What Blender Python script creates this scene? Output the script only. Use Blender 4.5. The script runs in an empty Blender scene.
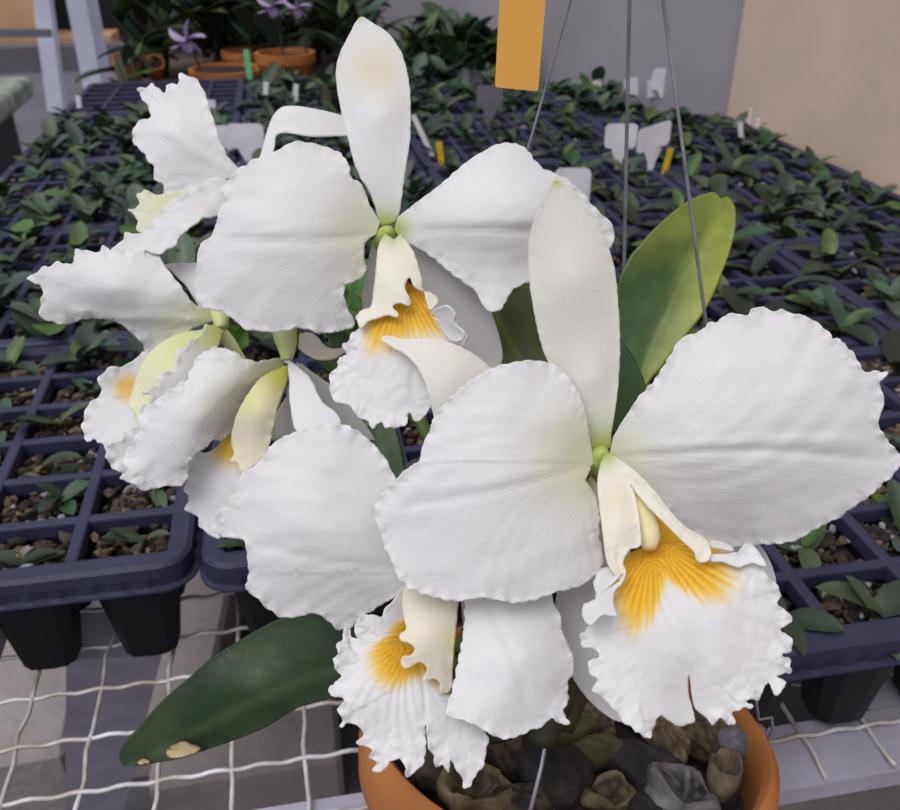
import bpy, math, random
import numpy as np
from mathutils import Vector, Matrix

# ------------------------------------------------------------------ camera, world, light, exposure
C = bpy.context.scene.collection
FPX = 870.0
TH = math.radians(30.1); PS = math.radians(10.4); H = 0.27
FW = np.array([math.sin(PS)*math.cos(TH), math.cos(PS)*math.cos(TH), -math.sin(TH)])
RT = np.array([math.cos(PS), -math.sin(PS), 0.0]); UP = np.cross(RT, FW)
CAM = np.array([0, 0, H])

cd = bpy.data.cameras.new('camera'); cam = bpy.data.objects.new('camera', cd); C.objects.link(cam)
cd.sensor_width = 36; cd.sensor_fit = 'HORIZONTAL'; cd.lens = FPX/900*36
cd.clip_start = 0.02; cd.clip_end = 60
cd.dof.use_dof = True; cd.dof.focus_distance = 0.245; cd.dof.aperture_fstop = 27
cam.matrix_world = Matrix(((RT[0], UP[0], -FW[0], 0), (RT[1], UP[1], -FW[1], 0), (RT[2], UP[2], -FW[2], H), (0, 0, 0, 1)))
bpy.context.scene.camera = cam

vs = bpy.context.scene.view_settings
vs.view_transform = 'Standard'; vs.look = 'None'; vs.exposure = 0.0; vs.gamma = 1.0
vs.use_curve_mapping = False

w = bpy.data.worlds.new('overcast'); bpy.context.scene.world = w; w.use_nodes = True
nt = w.node_tree; nt.nodes.clear()
wo = nt.nodes.new('ShaderNodeOutputWorld'); bg = nt.nodes.new('ShaderNodeBackground')
tc = nt.nodes.new('ShaderNodeTexCoord'); sp = nt.nodes.new('ShaderNodeSeparateXYZ'); rp = nt.nodes.new('ShaderNodeValToRGB')
nt.links.new(tc.outputs['Generated'], sp.inputs[0]); nt.links.new(sp.outputs['Z'], rp.inputs[0])
rp.color_ramp.elements[0].position = 0.0; rp.color_ramp.elements[0].color = (0.25, 0.25, 0.275, 1)
rp.color_ramp.elements[1].position = 0.75; rp.color_ramp.elements[1].color = (1.12, 1.12, 1.2, 1)
nt.links.new(rp.outputs[0], bg.inputs[0]); bg.inputs[1].default_value = 0.95
nt.links.new(bg.outputs[0], wo.inputs[0])

sd = bpy.data.lights.new('sun', 'SUN'); sun = bpy.data.objects.new('sun', sd); C.objects.link(sun)
sd.energy = 1.5; sd.angle = math.radians(35); sd.color = (1.0, 0.985, 0.97)
sdir = Vector((0.42, 0.40, -0.95)); sun.rotation_euler = sdir.to_track_quat('-Z', 'Y').to_euler()

# ------------------------------------------------------------------ helpers
def ray(x, y): return (x-450)/FPX*RT + (405-y)/FPX*UP + FW
def P3(x, y, z): return CAM + ray(x, y)*z
def gnd(x, y, z=0.0):
    r = ray(x, y); t = (z-H)/r[2]; return CAM + r*t
def srgb(r, g, b):
    f = lambda c: (c/255/12.92) if c/255 <= 0.04045 else ((c/255+0.055)/1.055)**2.4
    return (f(r), f(g), f(b))

def world_loc(o):
    v = np.zeros(3)
    while o is not None:
        v += np.array(o.location); o = o.parent
    return v
def link(o, parent=None):
    C.objects.link(o)
    if parent is not None: o.parent = parent
    return o
def tag(o, label=None, cat=None, group=None, kind=None):
    if label: o['label'] = label
    if cat: o['category'] = cat
    if group: o['group'] = group
    if kind: o['kind'] = kind
    return o
def empty(name, loc, label, cat, group=None):
    o = bpy.data.objects.new(name, None); o.location = tuple(loc); o.empty_display_size = 0.01
    link(o); return tag(o, label, cat, group)
def mesh_data(name, V, F, mat, cols=None, uvs=None, smooth=True):
    me = bpy.data.meshes.new(name)
    me.from_pydata([tuple(map(float, v)) for v in V], [], [tuple(map(int, f)) for f in F])
    me.materials.append(mat)
    if smooth: me.polygons.foreach_set('use_smooth', [True]*len(me.polygons))
    if cols is not None:
        a = me.color_attributes.new('Col', 'FLOAT_COLOR', 'POINT')
        c = np.ones((len(V), 4), dtype=np.float32); c[:, :3] = cols
        a.data.foreach_set('color', c.ravel())
    if uvs is not None:
        a = me.attributes.new('st', 'FLOAT_VECTOR', 'POINT')
        c = np.zeros((len(V), 3), dtype=np.float32); c[:, :2] = uvs
        a.data.foreach_set('vector', c.ravel())
    me.update(); return me
def build(name, V, F, mat, parent=None, cols=None, uvs=None, smooth=True, thick=None, origin=None):
    V = np.array(V, dtype=float)
    if parent is not None: off = world_loc(parent)
    elif origin is not None: off = np.array(origin, dtype=float)
    else: off = V.mean(axis=0); off[2] = V[:, 2].min()
    me = mesh_data(name, V-off, F, mat, cols, uvs, smooth)
    o = bpy.data.objects.new(name, me)
    if parent is None: o.location = tuple(off)
    link(o, parent)
    if thick:
        m = o.modifiers.new('thickness', 'SOLIDIFY'); m.thickness = thick; m.offset = 0
    return o
class MB:
    def __init__(s): s.V = []; s.F = []; s.Cc = []
    def add(s, V, F, col=(1, 1, 1)):
        n = len(s.V); s.V += [list(v) for v in V]; s.F += [[i+n for i in f] for f in F]
        s.Cc += [col]*len(V) if not isinstance(col, list) else col
    def box(s, x0, x1, y0, y1, z0, z1, col=(1, 1, 1)):
        V = [(x, y, z) for z in (z0, z1) for y in (y0, y1) for x in (x0, x1)]
        s.add(V, [(0, 2, 3, 1), (4, 5, 7, 6), (0, 1, 5, 4), (2, 6, 7, 3), (0, 4, 6, 2), (1, 3, 7, 5)], col)
    def beam(s, a, b, w, d=None, col=(1, 1, 1), side=(1, 0, 0)):
        a = np.array(a, float); b = np.array(b, float); d = d or w
        t = b-a; t /= np.linalg.norm(t); u = np.array(side, float); u -= t*(u@t); u /= np.linalg.norm(u); v = np.cross(t, u)
        V = [p+u*i*w/2+v*j*d/2 for p in (a, b) for i, j in ((-1, -1), (1, -1), (1, 1), (-1, 1))]
        s.add(V, [(0, 1, 5, 4), (1, 2, 6, 5), (2, 3, 7, 6), (3, 0, 4, 7), (3, 2, 1, 0), (4, 5, 6, 7)], col)
    def tube(s, pts, r, n=8, col=(1, 1, 1), cap=True):
        pts = [np.array(p, float) for p in pts]; rs = r if hasattr(r, '__len__') else [r]*len(pts)
        V = []; F = []; ref = np.array([0.3, 0.2, 0.9])
        for i, p in enumerate(pts):
            t = pts[min(i+1, len(pts)-1)]-pts[max(i-1, 0)]; t = t/np.linalg.norm(t)
            if abs(t@ref)/np.linalg.norm(ref) > .95: ref = np.array([1.0, .1, .1])
            u = np.cross(t, ref); u /= np.linalg.norm(u); v = np.cross(t, u)
            for k in range(n):
                a = 2*math.pi*k/n; V.append(p+(u*math.cos(a)+v*math.sin(a))*rs[i])
        for i in range(len(pts)-1):
            for k in range(n):
                F.append((i*n+k, i*n+(k+1) % n, (i+1)*n+(k+1) % n, (i+1)*n+k))
        if cap: F.append(tuple(range(n))[::-1]); F.append(tuple((len(pts)-1)*n+k for k in range(n)))
        s.add(V, F, col)
    def lathe(s, c, prof, n=40, axis=(0, 0, 1), col=(1, 1, 1)):
        ax = np.array(axis, float); ax /= np.linalg.norm(ax)
        u = np.cross(ax, (0.0, 1.0, 0.01)); u /= np.linalg.norm(u); v = np.cross(ax, u); c = np.array(c, float)
        V = []; F = []
        for r, z in prof:
            for k in range(n):
                a = 2*math.pi*k/n; V.append(c+ax*z+(u*math.cos(a)+v*math.sin(a))*r)
        for i in range(len(prof)-1):
            for k in range(n): F.append((i*n+k, i*n+(k+1) % n, (i+1)*n+(k+1) % n, (i+1)*n+k))
        s.add(V, F, col)
    def build(s, name, mat, parent=None, smooth=False, thick=None, origin=None, col=False):
        return build(name, s.V, s.F, mat, parent, cols=np.array(s.Cc) if col else None, smooth=smooth, thick=thick, origin=origin)

# --- materials
def nodes(m): return m.node_tree.nodes, m.node_tree.links
def mat(name, c, rough=0.6, c2=None, scale=20, bump=0.0, bscale=None, metal=0.0, vcol=False, transl=0.0, spec=0.5, detail=4, vary=0.0, sharp=False):
    m = bpy.data.materials.new(name); m.use_nodes = True; N, L = nodes(m)
    b = N['Principled BSDF']; b.inputs['Roughness'].default_value = rough; b.inputs['Metallic'].default_value = metal
    b.inputs['Specular IOR Level'].default_value = spec
    tcn = N.new('ShaderNodeTexCoord')
    col = None
    if vcol:
        a = N.new('ShaderNodeVertexColor'); a.layer_name = 'Col'; col = a.outputs[0]
    if c2 is not None or vary:
        nz = N.new('ShaderNodeTexNoise'); nz.inputs['Scale'].default_value = scale; nz.inputs['Detail'].default_value = detail
        L.new(tcn.outputs['Object'], nz.inputs['Vector'])
        rmp = N.new('ShaderNodeValToRGB'); L.new(nz.outputs[0], rmp.inputs[0])
        rmp.color_ramp.elements[0].position = .45 if sharp else .35; rmp.color_ramp.elements[1].position = .55 if sharp else .65
        if vcol:
            rmp.color_ramp.elements[0].color = (1-vary,)*3+(1,); rmp.color_ramp.elements[1].color = (1, 1, 1, 1)
            mx = N.new('ShaderNodeMix'); mx.data_type = 'RGBA'; mx.blend_type = 'MULTIPLY'; mx.inputs[0].default_value = 1
            L.new(col, mx.inputs[6]); L.new(rmp.outputs[0], mx.inputs[7]); col = mx.outputs[2]
        else:
            rmp.color_ramp.elements[0].color = (*c, 1); rmp.color_ramp.elements[1].color = (*c2, 1); col = rmp.outputs[0]
    if col is not None: L.new(col, b.inputs['Base Color'])
    else: b.inputs['Base Color'].default_value = (*c, 1)
    if bump:
        n2 = N.new('ShaderNodeTexNoise'); n2.inputs['Scale'].default_value = bscale or scale*3; n2.inputs['Detail'].default_value = 5
        L.new(tcn.outputs['Object'], n2.inputs['Vector'])
        bp = N.new('ShaderNodeBump'); bp.inputs['Strength'].default_value = 1; bp.inputs['Distance'].default_value = bump
        L.new(n2.outputs[0], bp.inputs['Height']); L.new(bp.outputs[0], b.inputs['Normal'])
    if transl:
        t = N.new('ShaderNodeBsdfTranslucent'); ms = N.new('ShaderNodeMixShader'); ms.inputs[0].default_value = transl
        if col is not None: L.new(col, t.inputs[0])
        else: t.inputs[0].default_value = (*c, 1)
        L.new(b.outputs[0], ms.inputs[1]); L.new(t.outputs[0], ms.inputs[2]); L.new(ms.outputs[0], N['Material Output'].inputs[0])
    return m
def petal_mat():
    m = mat('petal', (0.8, 0.8, 0.8), rough=0.62, vcol=True, transl=0.22, spec=0.25)
    N, L = nodes(m); b = N['Principled BSDF']
    at = N.new('ShaderNodeAttribute'); at.attribute_name = 'st'
    mp = N.new('ShaderNodeMapping'); mp.inputs['Scale'].default_value = (70, 2.2, 1); L.new(at.outputs['Vector'], mp.inputs[0])
    n = N.new('ShaderNodeTexNoise'); n.inputs['Scale'].default_value = 1.0; n.inputs['Detail'].default_value = 3; L.new(mp.outputs[0], n.inputs['Vector'])
    tcn = N.new('ShaderNodeTexCoord'); n2 = N.new('ShaderNodeTexNoise'); n2.inputs['Scale'].default_value = 900; n2.inputs['Detail'].default_value = 2
    L.new(tcn.outputs['Object'], n2.inputs['Vector'])
    b1 = N.new('ShaderNodeBump'); b1.inputs['Distance'].default_value = 0.00009; b1.inputs['Strength'].default_value = 1
    b2 = N.new('ShaderNodeBump'); b2.inputs['Distance'].default_value = 0.00012; b2.inputs['Strength'].default_value = 1
    L.new(n.outputs[0], b1.inputs['Height']); L.new(n2.outputs[0], b2.inputs['Height']); L.new(b1.outputs[0], b2.inputs['Normal'])
    L.new(b2.outputs[0], b.inputs['Normal'])
    b.inputs['Sheen Weight'].default_value = 0.15
    return m
M = {}
M['petal'] = petal_mat()
M['leaf'] = mat('orchid_leaf', (.1, .2, .1), rough=.42, vcol=True, vary=.25, scale=120, bump=.0002, bscale=400, spec=.4, transl=.08)
M['seedling'] = mat('seedling_leaf', (.1, .2, .1), rough=.45, vcol=True, vary=.35, scale=90, spec=.4, transl=.10)
M['tray'] = mat('tray_plastic', srgb(50, 51, 78), rough=.55, c2=srgb(42, 43, 68), spec=.35, scale=40, bump=.0003, bscale=300)
M['cup'] = mat('cup_plastic', srgb(9, 9, 13), rough=.5, c2=srgb(15, 15, 21), spec=.3, scale=50, bump=.0003, bscale=200)
M['mix'] = mat('potting_mix', (.1, .08, .06), rough=.95, vcol=True, vary=.5, scale=300, bump=.0008, bscale=600)
M['soil'] = mat('fine_soil', srgb(30, 24, 22), rough=1, c2=srgb(52, 42, 36), scale=200, bump=.002, bscale=300)
M['clay'] = mat('terracotta', srgb(176, 110, 54), rough=.8, c2=srgb(156, 96, 46), scale=30, bump=.0003, bscale=200)
M['wire'] = mat('galvanised_wire', srgb(215, 214, 222), rough=.5, c2=srgb(165, 155, 140), scale=60, metal=0.15, bump=.0003, bscale=400)
M['steel'] = mat('hanger_steel', srgb(150, 150, 160), rough=.3, metal=.45, c2=srgb(112, 112, 122), scale=80)
M['rail'] = mat('white_metal', srgb(172, 170, 186), rough=.6, c2=srgb(156, 153, 166), scale=35, bump=.0003, bscale=200)
M['post'] = mat('painted_post', srgb(200, 203, 222), rough=.6, c2=srgb(178, 180, 200), scale=4)
M['greywall'] = mat('grey_wall', srgb(158, 153, 162), rough=.95, c2=srgb(142, 137, 145), scale=3.5, bump=.0006, bscale=40)
M['tanwall'] = mat('tan_wall', srgb(222, 194, 174), rough=.95, c2=srgb(208, 182, 166), scale=7, bump=.0008, bscale=40)
M['concrete'] = mat('concrete', srgb(102, 100, 110), rough=.95, c2=srgb(90, 87, 92), scale=3, bump=.003, bscale=40)
M['block'] = mat('cement_block', srgb(160, 152, 150), rough=.95, c2=srgb(138, 130, 128), scale=7, bump=.003, bscale=70)
M['tanblock'] = mat('tan_plaster', srgb(205, 160, 125), rough=.95, c2=srgb(180, 140, 110), scale=3)
M['dark'] = mat('dark_backdrop', srgb(28, 30, 30), rough=1, c2=srgb(48, 46, 42), scale=3)
M['label'] = mat('label_plastic', srgb(232, 230, 240), rough=.5, c2=srgb(214, 212, 222), scale=30)
M['greylabel'] = mat('grey_label', srgb(112, 110, 120), rough=.6, c2=srgb(100, 98, 108), scale=30)
M['tag'] = mat('yellow_tag', srgb(241, 180, 84), rough=.5, c2=srgb(235, 172, 78), scale=25)
M['yellow'] = mat('yellow_stake', srgb(222, 190, 20), rough=.5, c2=srgb(190, 160, 20), scale=80)
M['wood'] = mat('brown_post', srgb(92, 80, 72), rough=.9, c2=srgb(60, 52, 48), scale=8)
M['stone'] = mat('stone', (.2, .2, .2), rough=.9, vcol=True, vary=.55, scale=90, bump=.0012, bscale=260)
M['bulb'] = mat('green_stem', (.2, .3, .1), rough=.5, vcol=True, vary=.15, scale=100)
M['lilac'] = mat('lilac_flower', srgb(196, 176, 214), rough=.6, c2=srgb(178, 156, 200), scale=20, transl=.2)
M['green'] = mat('green_clip', srgb(40, 150, 90), rough=.5, c2=srgb(30, 130, 80), scale=30)
M['moss'] = mat('mossy_slab', srgb(150, 152, 145), rough=.95, c2=srgb(96, 108, 92), scale=14, bump=.01, bscale=20)

# ------------------------------------------------------------------ the setting
def struct(name, mb, m, smooth=False):
    o = mb.build(name, m, smooth=smooth); o['kind'] = 'structure'; return o
FZ = -0.60
b = MB(); b.box(-5, 5, -1.2, 9, FZ-.05, FZ); struct('floor', b, M['concrete'])
b = MB(); b.box(.652, .80, -.6, 1.25, FZ, 1.6)
o = struct('wall_right', b, M['tanwall'])
b = MB(); b.beam((.745, 1.20, .5), (.245, 2.18, .5), 2.2, .04, side=(0, 0, 1)); struct('wall_back_right', b, M['greywall'])
b = MB(); b.box(-4.9, 3.0, 6.6, 6.75, FZ, 3.0); struct('wall_back', b, M['dark'])
# low tan plinth wall and its grey footing at the far left
def onplane(px, py, Y):
    r_ = ray(px, py); return CAM+r_*(Y/r_[1])
xa, xb, zt = onplane(42, 40, 5.9)[0], onplane(112, 50, 5.9)[0], onplane(80, 37, 5.9)[2]
b = MB(); b.box(-3.4, xa, 5.9, 6.3, FZ, .45); b.box(xa, xb, 5.95, 6.25, FZ, zt); struct('wall_left', b, M['tanblock'])
b = MB(); b.box(-3.4, -.2, 5.72, 5.88, FZ, FZ+.14); struct('trim_1', b, M['concrete'])

# ------------------------------------------------------------------ bench: rail, legs, crimped wire mesh
MZ = -0.0745
bench = empty('metal_bench', (0.15, 0.9, FZ), 'white wire-mesh metal bench carrying the black seedling trays', 'bench')
b = MB(); b.box(-.36, .648, .2204, .254, MZ-.0125, MZ-.0022); b.build('front_rail', M['rail'], bench)
for nm, x0, x1 in (('side_rail', -.36, -.335), ('side_rail', .622, .648)):
    b = MB(); b.box(x0, x1, .2545, 1.16, MZ-.027, MZ-.0022); b.build(nm, M['rail'], bench)
for x in (-.20, .27):
    b = MB(); b.box(x-.012, x+.012, .2545, 1.62, MZ-.03, MZ-.0022); b.build('cross_member', M['rail'], bench)
for x, y in ((-.35, .26), (.63, .26), (-.35, 1.12), (.63, 1.12)):
    b = MB(); b.box(x-.018, x+.018, y-.018, y+.018, FZ, MZ-.012); b.build('leg', M['rail'], bench)
nw = 0
for i in range(14):                                   # lengthwise wires, nearly straight
    x = -.3507+i*.0333
    if x > .64: break
    pts = [(x+.0008*math.sin(k*1.9+i), .2212+k*.015, MZ+.0014*math.cos(k*math.pi+i*math.pi)) for k in range(92)]
    b = MB(); b.tube(pts, .00115, 6); b.build('wire', M['wire'], bench, smooth=True)
for i in range(14, 31):
    x = -.3507+i*.0333
    if x > .64: break
    pts = [(x+.0008*math.sin(k*1.9+i), .2212+k*.015, MZ+.0014*math.cos(k*math.pi+i*math.pi)) for k in range(62)]
    b = MB(); b.tube(pts, .00115, 6); b.build('wire', M['wire'], bench, smooth=True)
for j in range(22):                                   # crosswise wires, crimped
    y = .2445+j*.030
    pts = [(-.355+k*.00805*.5, y, MZ+.0009*math.sin(k*math.pi/2.0*.8+j*math.pi)+.0004) for k in range(249)]
    b = MB(); b.tube(pts, .00115, 6); b.build('wire', M['wire'], bench, smooth=True)
# things seen on the floor through the mesh
def block(name, q, sx, sy, sz, rz, label, cat, m='block'):
    p = gnd(*q, z=FZ); b = MB(); b.box(-sx/2, sx/2, -sy/2, sy/2, 0, sz)
    V = [(v[0]*math.cos(rz)-v[1]*math.sin(rz)+p[0], v[0]*math.sin(rz)+v[1]*math.cos(rz)+p[1], v[2]+FZ) for v in b.V]
    o = build(name, V, b.F, M[m], smooth=False); tag(o, label, cat)
    bv = o.modifiers.new('bevel', 'BEVEL'); bv.width = .006; return o
block('cement_block', (25, 745), .16, .22, .10, .05, 'pale cement block on the floor under the front left corner of the mesh', 'block')
block('cement_block', (190, 690), .10, .26, .09, -.1, 'narrow cement block on the floor under the left mesh, second from the left', 'block')
block('cement_block', (255, 770), .2, .13, .08, .0, 'wide cement block on the floor below the drooping leaf tip', 'block')
block('cement_block', (840, 800), .3, .12, .05, .0, 'tan cement block on the floor right of the clay pot', 'block')
b = MB(); b.beam(gnd(116, 632, z=-.09), gnd(92, 830, z=FZ+.01), .05, .03); b.build('brace', M['rail'], bench)

# ------------------------------------------------------------------ seedling trays
rng = random.Random(5); nr = np.random.RandomState(3)
PX_, PY_ = .0503, .0412
CHIP = []
for s_ in range(8):
    r_ = np.random.RandomState(s_)
    t_ = (1+5**.5)/2
    V = np.array([(-1, t_, 0), (1, t_, 0), (-1, -t_, 0), (1, -t_, 0), (0, -1, t_), (0, 1, t_), (0, -1, -t_), (0, 1, -t_), (t_, 0, -1), (t_, 0, 1), (-t_, 0, -1), (-t_, 0, 1)])/1.9
    F = [(0, 11, 5), (0, 5, 1), (0, 1, 7), (0, 7, 10), (0, 10, 11), (1, 5, 9), (5, 11, 4), (11, 10, 2), (10, 7, 6), (7, 1, 8), (3, 9, 4), (3, 4, 2), (3, 2, 6), (3, 6, 8), (3, 8, 9), (4, 9, 5), (2, 4, 11), (6, 2, 10), (8, 6, 7), (9, 8, 1)]
    V = V*(1+r_.uniform(-.3, .3, (12, 1)))*np.array([1, r_.uniform(.5, .8), r_.uniform(.3, .6)])
    CHIP.append((V, F))
def rotm(r_):
    a, b_, c = r_.uniform(0, 6.28), r_.uniform(-.5, .5), r_.uniform(-.5, .5)
    return np.array(Matrix.Rotation(a, 3, 'Z') @ Matrix.Rotation(b_, 3, 'X') @ Matrix.Rotation(c, 3, 'Y'))
CHIPC = [srgb(92, 76, 60), srgb(66, 52, 42), srgb(46, 38, 34), srgb(118, 98, 74), srgb(34, 30, 30), srgb(80, 72, 66), srgb(150, 146, 150)]
def cellgeom(x, y, nx, ny):
    """open grid deck: rim and bars with their own height"""
def make_tray(x0, y0, nx, ny, label, cups, empty_=False, chips=16, notch=None):
    ct = (x0+(nx*PX_)/2, y0+(ny*PY_)/2, -.045)
    root = empty('seedling_tray', ct, label, 'tray', 'black cell trays on the bench')
    W, D = nx*PX_, ny*PY_; rim = .0075; bw = .0062; z1 = 0.0; z0 = -.010
    g = MB()
    # bars of the deck
    xs = [0]+[i*PX_ for i in range(1, nx)]+[W]; ys = [0]+[i*PY_ for i in range(1, ny)]+[D]
    for i, xx in enumerate(xs):
        h = rim if i in (0, nx) else bw/2
        g.box(x0+xx-(rim*.2 if i == 0 else h*(.8 if i == nx else 1)), x0+xx+(rim*.8 if i == 0 else h*(.2 if i == nx else 1)), y0, y0+D, z0, z1-.0008*(i not in (0, nx)))
    for j, yy in enumerate(ys):
        h = rim if j in (0, ny) else bw/2
        g.box(x0, x0+W, y0+yy-(h*.2 if j == 0 else h), y0+yy+(h*.9 if j == 0 else h*(.4 if j == ny else 1)), z0, z1-.0004-.0009*(j not in (0, ny)))
    o = g.build('cell_grid', M['tray'], root)
    bv = o.modifiers.new('bevel', 'BEVEL'); bv.width = .0012; bv.segments = 2
    # rounded outer skirt, fluted
    sk = MB(); V = []; F = []; n = 0; R_ = .014
    path = []
    a0, a1, b0, b1 = x0-.004, x0+W+.004, y0-.004, y0+D+.004
    for cx, cy, st in ((a1-R_, b0+R_, -90), (a1-R_, b1-R_, 0), (a0+R_, b1-R_, 90), (a0+R_, b0+R_, 180)):
        for k in range(7):
            a = math.radians(st+k*15); path.append((cx+R_*math.cos(a), cy+R_*math.sin(a), math.cos(a), math.sin(a)))
    full = []
    for k in range(len(path)):
        p, q = path[k], path[(k+1) % len(path)]; d = math.hypot(q[0]-p[0], q[1]-p[1]); m_ = max(1, int(d/.0025))
        for s in range(m_):
            f = s/m_; full.append([p[i]+(q[i]-p[i])*f for i in range(4)])
    L_ = 0
    for k, p in enumerate(full):
        if k: L_ += math.hypot(p[0]-full[k-1][0], p[1]-full[k-1][1])
        fl = .0011*(1 if (L_/.013) % 1 < .5 else 0)
        for (o_, z) in ((-.0085, z1-.0002), (-.001, z1), (.0012, z1-.0018), (.0016-fl*.3, -.0075), (.0012+fl*.2-fl, -.0080), (.0014-fl, -.0125), (.0036, -.0133), (.0036, -.0145), (-.001, -.0145)):
            V.append((p[0]+p[2]*o_, p[1]+p[3]*o_, z))
    K = 9; n = len(full)
    for k in range(n):
        for i in range(K-1): F.append((k*K+i, ((k+1) % n)*K+i, ((k+1) % n)*K+i+1, k*K+i+1))
    sk.add(V, F); o = sk.build('rim', M['tray'], root, smooth=False)
    # cups
    def cup(cx, cy):
        V = []; F = []
        for z, sx, sy in ((-.0095, .0222, .0185), (-.012, .0218, .018), (-.070, .0135, .0115), (-.0725, .011, .009)):
            for k in range(16):
                a = 2*math.pi*(k+.5)/16; ca, sa = math.cos(a), math.sin(a); m_ = max(abs(ca), abs(sa))**.75
                rib = 1+.03*(k % 4 == 0)
                V.append((cx+sx*ca/m_*rib, cy+sy*sa/m_*rib, z))
        for i in range(3):
            for k in range(16): F.append((i*16+k, i*16+(k+1) % 16, (i+1)*16+(k+1) % 16, (i+1)*16+k))
        F.append(tuple(48+k for k in range(16)))
        return V, F
    allc = MB()
    for j in range(ny):
        for i in range(nx):
            V, F = cup(x0+(i+.5)*PX_, y0+(j+.5)*PY_)
            if cups and j == 0:
                m_ = MB(); m_.add(V, F); m_.build('cell_cup', M['cup'], root, smooth=False)
            else: allc.add(V, F)
    allc.build('cell_cups', M['cup'], root, smooth=False)
    if not empty_:
        s = MB(); s.box(x0+.003, x0+W-.003, y0+.003, y0+D-.003, -.0142, -.0136, srgb(34, 28, 26))
        cellr = np.random.RandomState(int(abs(x0*1000)+y0*777))
        for j in range(ny):
            for i in range(nx):
                for k in range(chips):
                    cv, cf = CHIP[cellr.randint(8)]
                    sz = cellr.uniform(.0013, .0046)*(1.4 if cellr.rand() < .15 else 1)*(1.5 if chips < 12 else 1)
                    p = np.array([x0+(i+.5)*PX_+cellr.uniform(-.019, .019), y0+(j+.5)*PY_+cellr.uniform(-.0145, .0145), -.0118+cellr.uniform(0, .006 if chips > 30 else .008)])
                    c = CHIPC[cellr.randint(6) if cellr.rand() > .09 else 6]
                    V = (cv*sz)@rotm(cellr).T+p
                    V[:, 2] = np.minimum(V[:, 2], -.0006 if chips > 34 else .003)
                    s.add(V, cf, c)
        o = s.build('potting_mix', M['mix'], root, col=True); o['kind'] = 'stuff'
    return root
TR = []
def col_trays(xr, y0, n, nx, side, chips0):
    for k in range(n):
        TR.append((xr, y0+k*.262, nx, side, k))
col_trays(-.3205, .340, 4, 5, 'left', 0)
col_trays(-.0535, .334, 4, 4, 'middle', 0)
col_trays(.162, .236, 5, 5, 'right', 0)
col_trays(.4285, .175, 4, 4, 'wall-side', 0)
ORD = ['nearest', 'second', 'third', 'fourth', 'fifth', 'sixth']
for (x, y, nx, side, k) in TR:
    lab = {'nearest': f'black cell tray of seedlings, nearest tray of the {side} row of trays'}.get(ORD[k], f'black cell tray of seedlings, {ORD[k]} from the front in the {side} row of trays')
    make_tray(x, y, nx, 6, lab, k == 0, chips=(95 if k == 0 else 34 if k == 1 else 20))
# the farthest trays
make_tray(-.3205, .340+4*.262+.012, 5, 6, 'empty black slotted tray at the far left end of the bench', False, empty_=True)
TR.append((-.0535, .334+4*.262, 4, 'far middle', 4)); make_tray(-.0535, .334+4*.262, 4, 6, 'black cell tray with white stakes just in front of the clay bowl', False, chips=7)
TR.append((.162, .236+5*.262, 3, 'far right', 5)); make_tray(.162, .236+5*.262, 3, 6, 'narrow black cell tray of dark plants at the foot of the grey wall', False, chips=7)

TR.append((.4285, .175+4*.262, 2, 'far wall-side', 4)); make_tray(.4285, .175+4*.262, 2, 6, 'narrowest black cell tray, in the corner where the grey and tan walls meet', False, chips=12)
# ------------------------------------------------------------------ leaves and seedlings
def leaf_geom(L, W, bend=.5, fold=.35, twist=0., nu=9, nv=3, tip=.55, base_w=.25):
    """leaf along +x rising in z, curved by bend; returns verts (nu+1)*(2nv+1)"""
    V = []; F = []; K = 2*nv+1; cum = np.zeros(3); ang = 0
    x = z = 0.0
    for i in range(nu+1):
        u = i/nu
        wd = W/2*max(.04, math.sin(math.pi*min(1, .07+.93*u))**.62) if u < 1 else W*.02
        a = bend*(-u*1.0)
        if i: x += math.cos(a)*L/nu; z += math.sin(a)*L/nu
        for j in range(-nv, nv+1):
            v = j/nv; y = wd*v; dz = abs(v)*wd*fold
            nx_, nz_ = -math.sin(a), math.cos(a)
            tw = twist*u
            V.append((x+nx_*dz, y*math.cos(tw)-dz*math.sin(tw)*0, z+nz_*dz+y*math.sin(tw)))
    for i in range(nu):
        for j in range(K-1): F.append((i*K+j, i*K+j+1, (i+1)*K+j+1, (i+1)*K+j))
    return np.array(V), F
GRE = [srgb(54, 76, 50), srgb(64, 88, 58), srgb(46, 64, 48), srgb(82, 100, 78), srgb(82, 108, 54), srgb(70, 92, 78), srgb(42, 56, 42), srgb(52, 72, 52)]
def seed_variant(i):
    r_ = random.Random(100+i); out = []
    n = r_.choice([3, 3, 4, 4, 5]); a0 = r_.uniform(0, 6.28)
    for k in range(n):
        L = r_.uniform(.016, .028); W = L*r_.uniform(.36, .56)
        V, F = leaf_geom(L, W, bend=r_.uniform(.1, 1.0), fold=r_.uniform(.15, .45), twist=r_.uniform(-.4, .4), nu=7, nv=2)
        el = r_.uniform(.25, 1.1); az = a0+k*math.pi*(1 if n < 4 else .62)+r_.uniform(-.5, .5)
        R = np.array(Matrix.Rotation(az, 3, 'Z') @ Matrix.Rotation(-el, 3, 'Y'))
        V = V@R.T+np.array([0, 0, .001+k*.0016])
        c = r_.choice(GRE); c = tuple(v*r_.uniform(.8, 1.15) for v in c)
        out.append((V, F, c))
    return out
NV = 14
def bushy(i):
    a, b_ = seed_variant(200+i), seed_variant(300+i)
    return a+[(V*.95+np.array([.006, -.004, .005]), F, c) for V, F, c in b_]
SV = [seed_variant(i) for i in range(NV)]+[bushy(i) for i in range(NV)]
leafmesh = []; plantmesh = []
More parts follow.
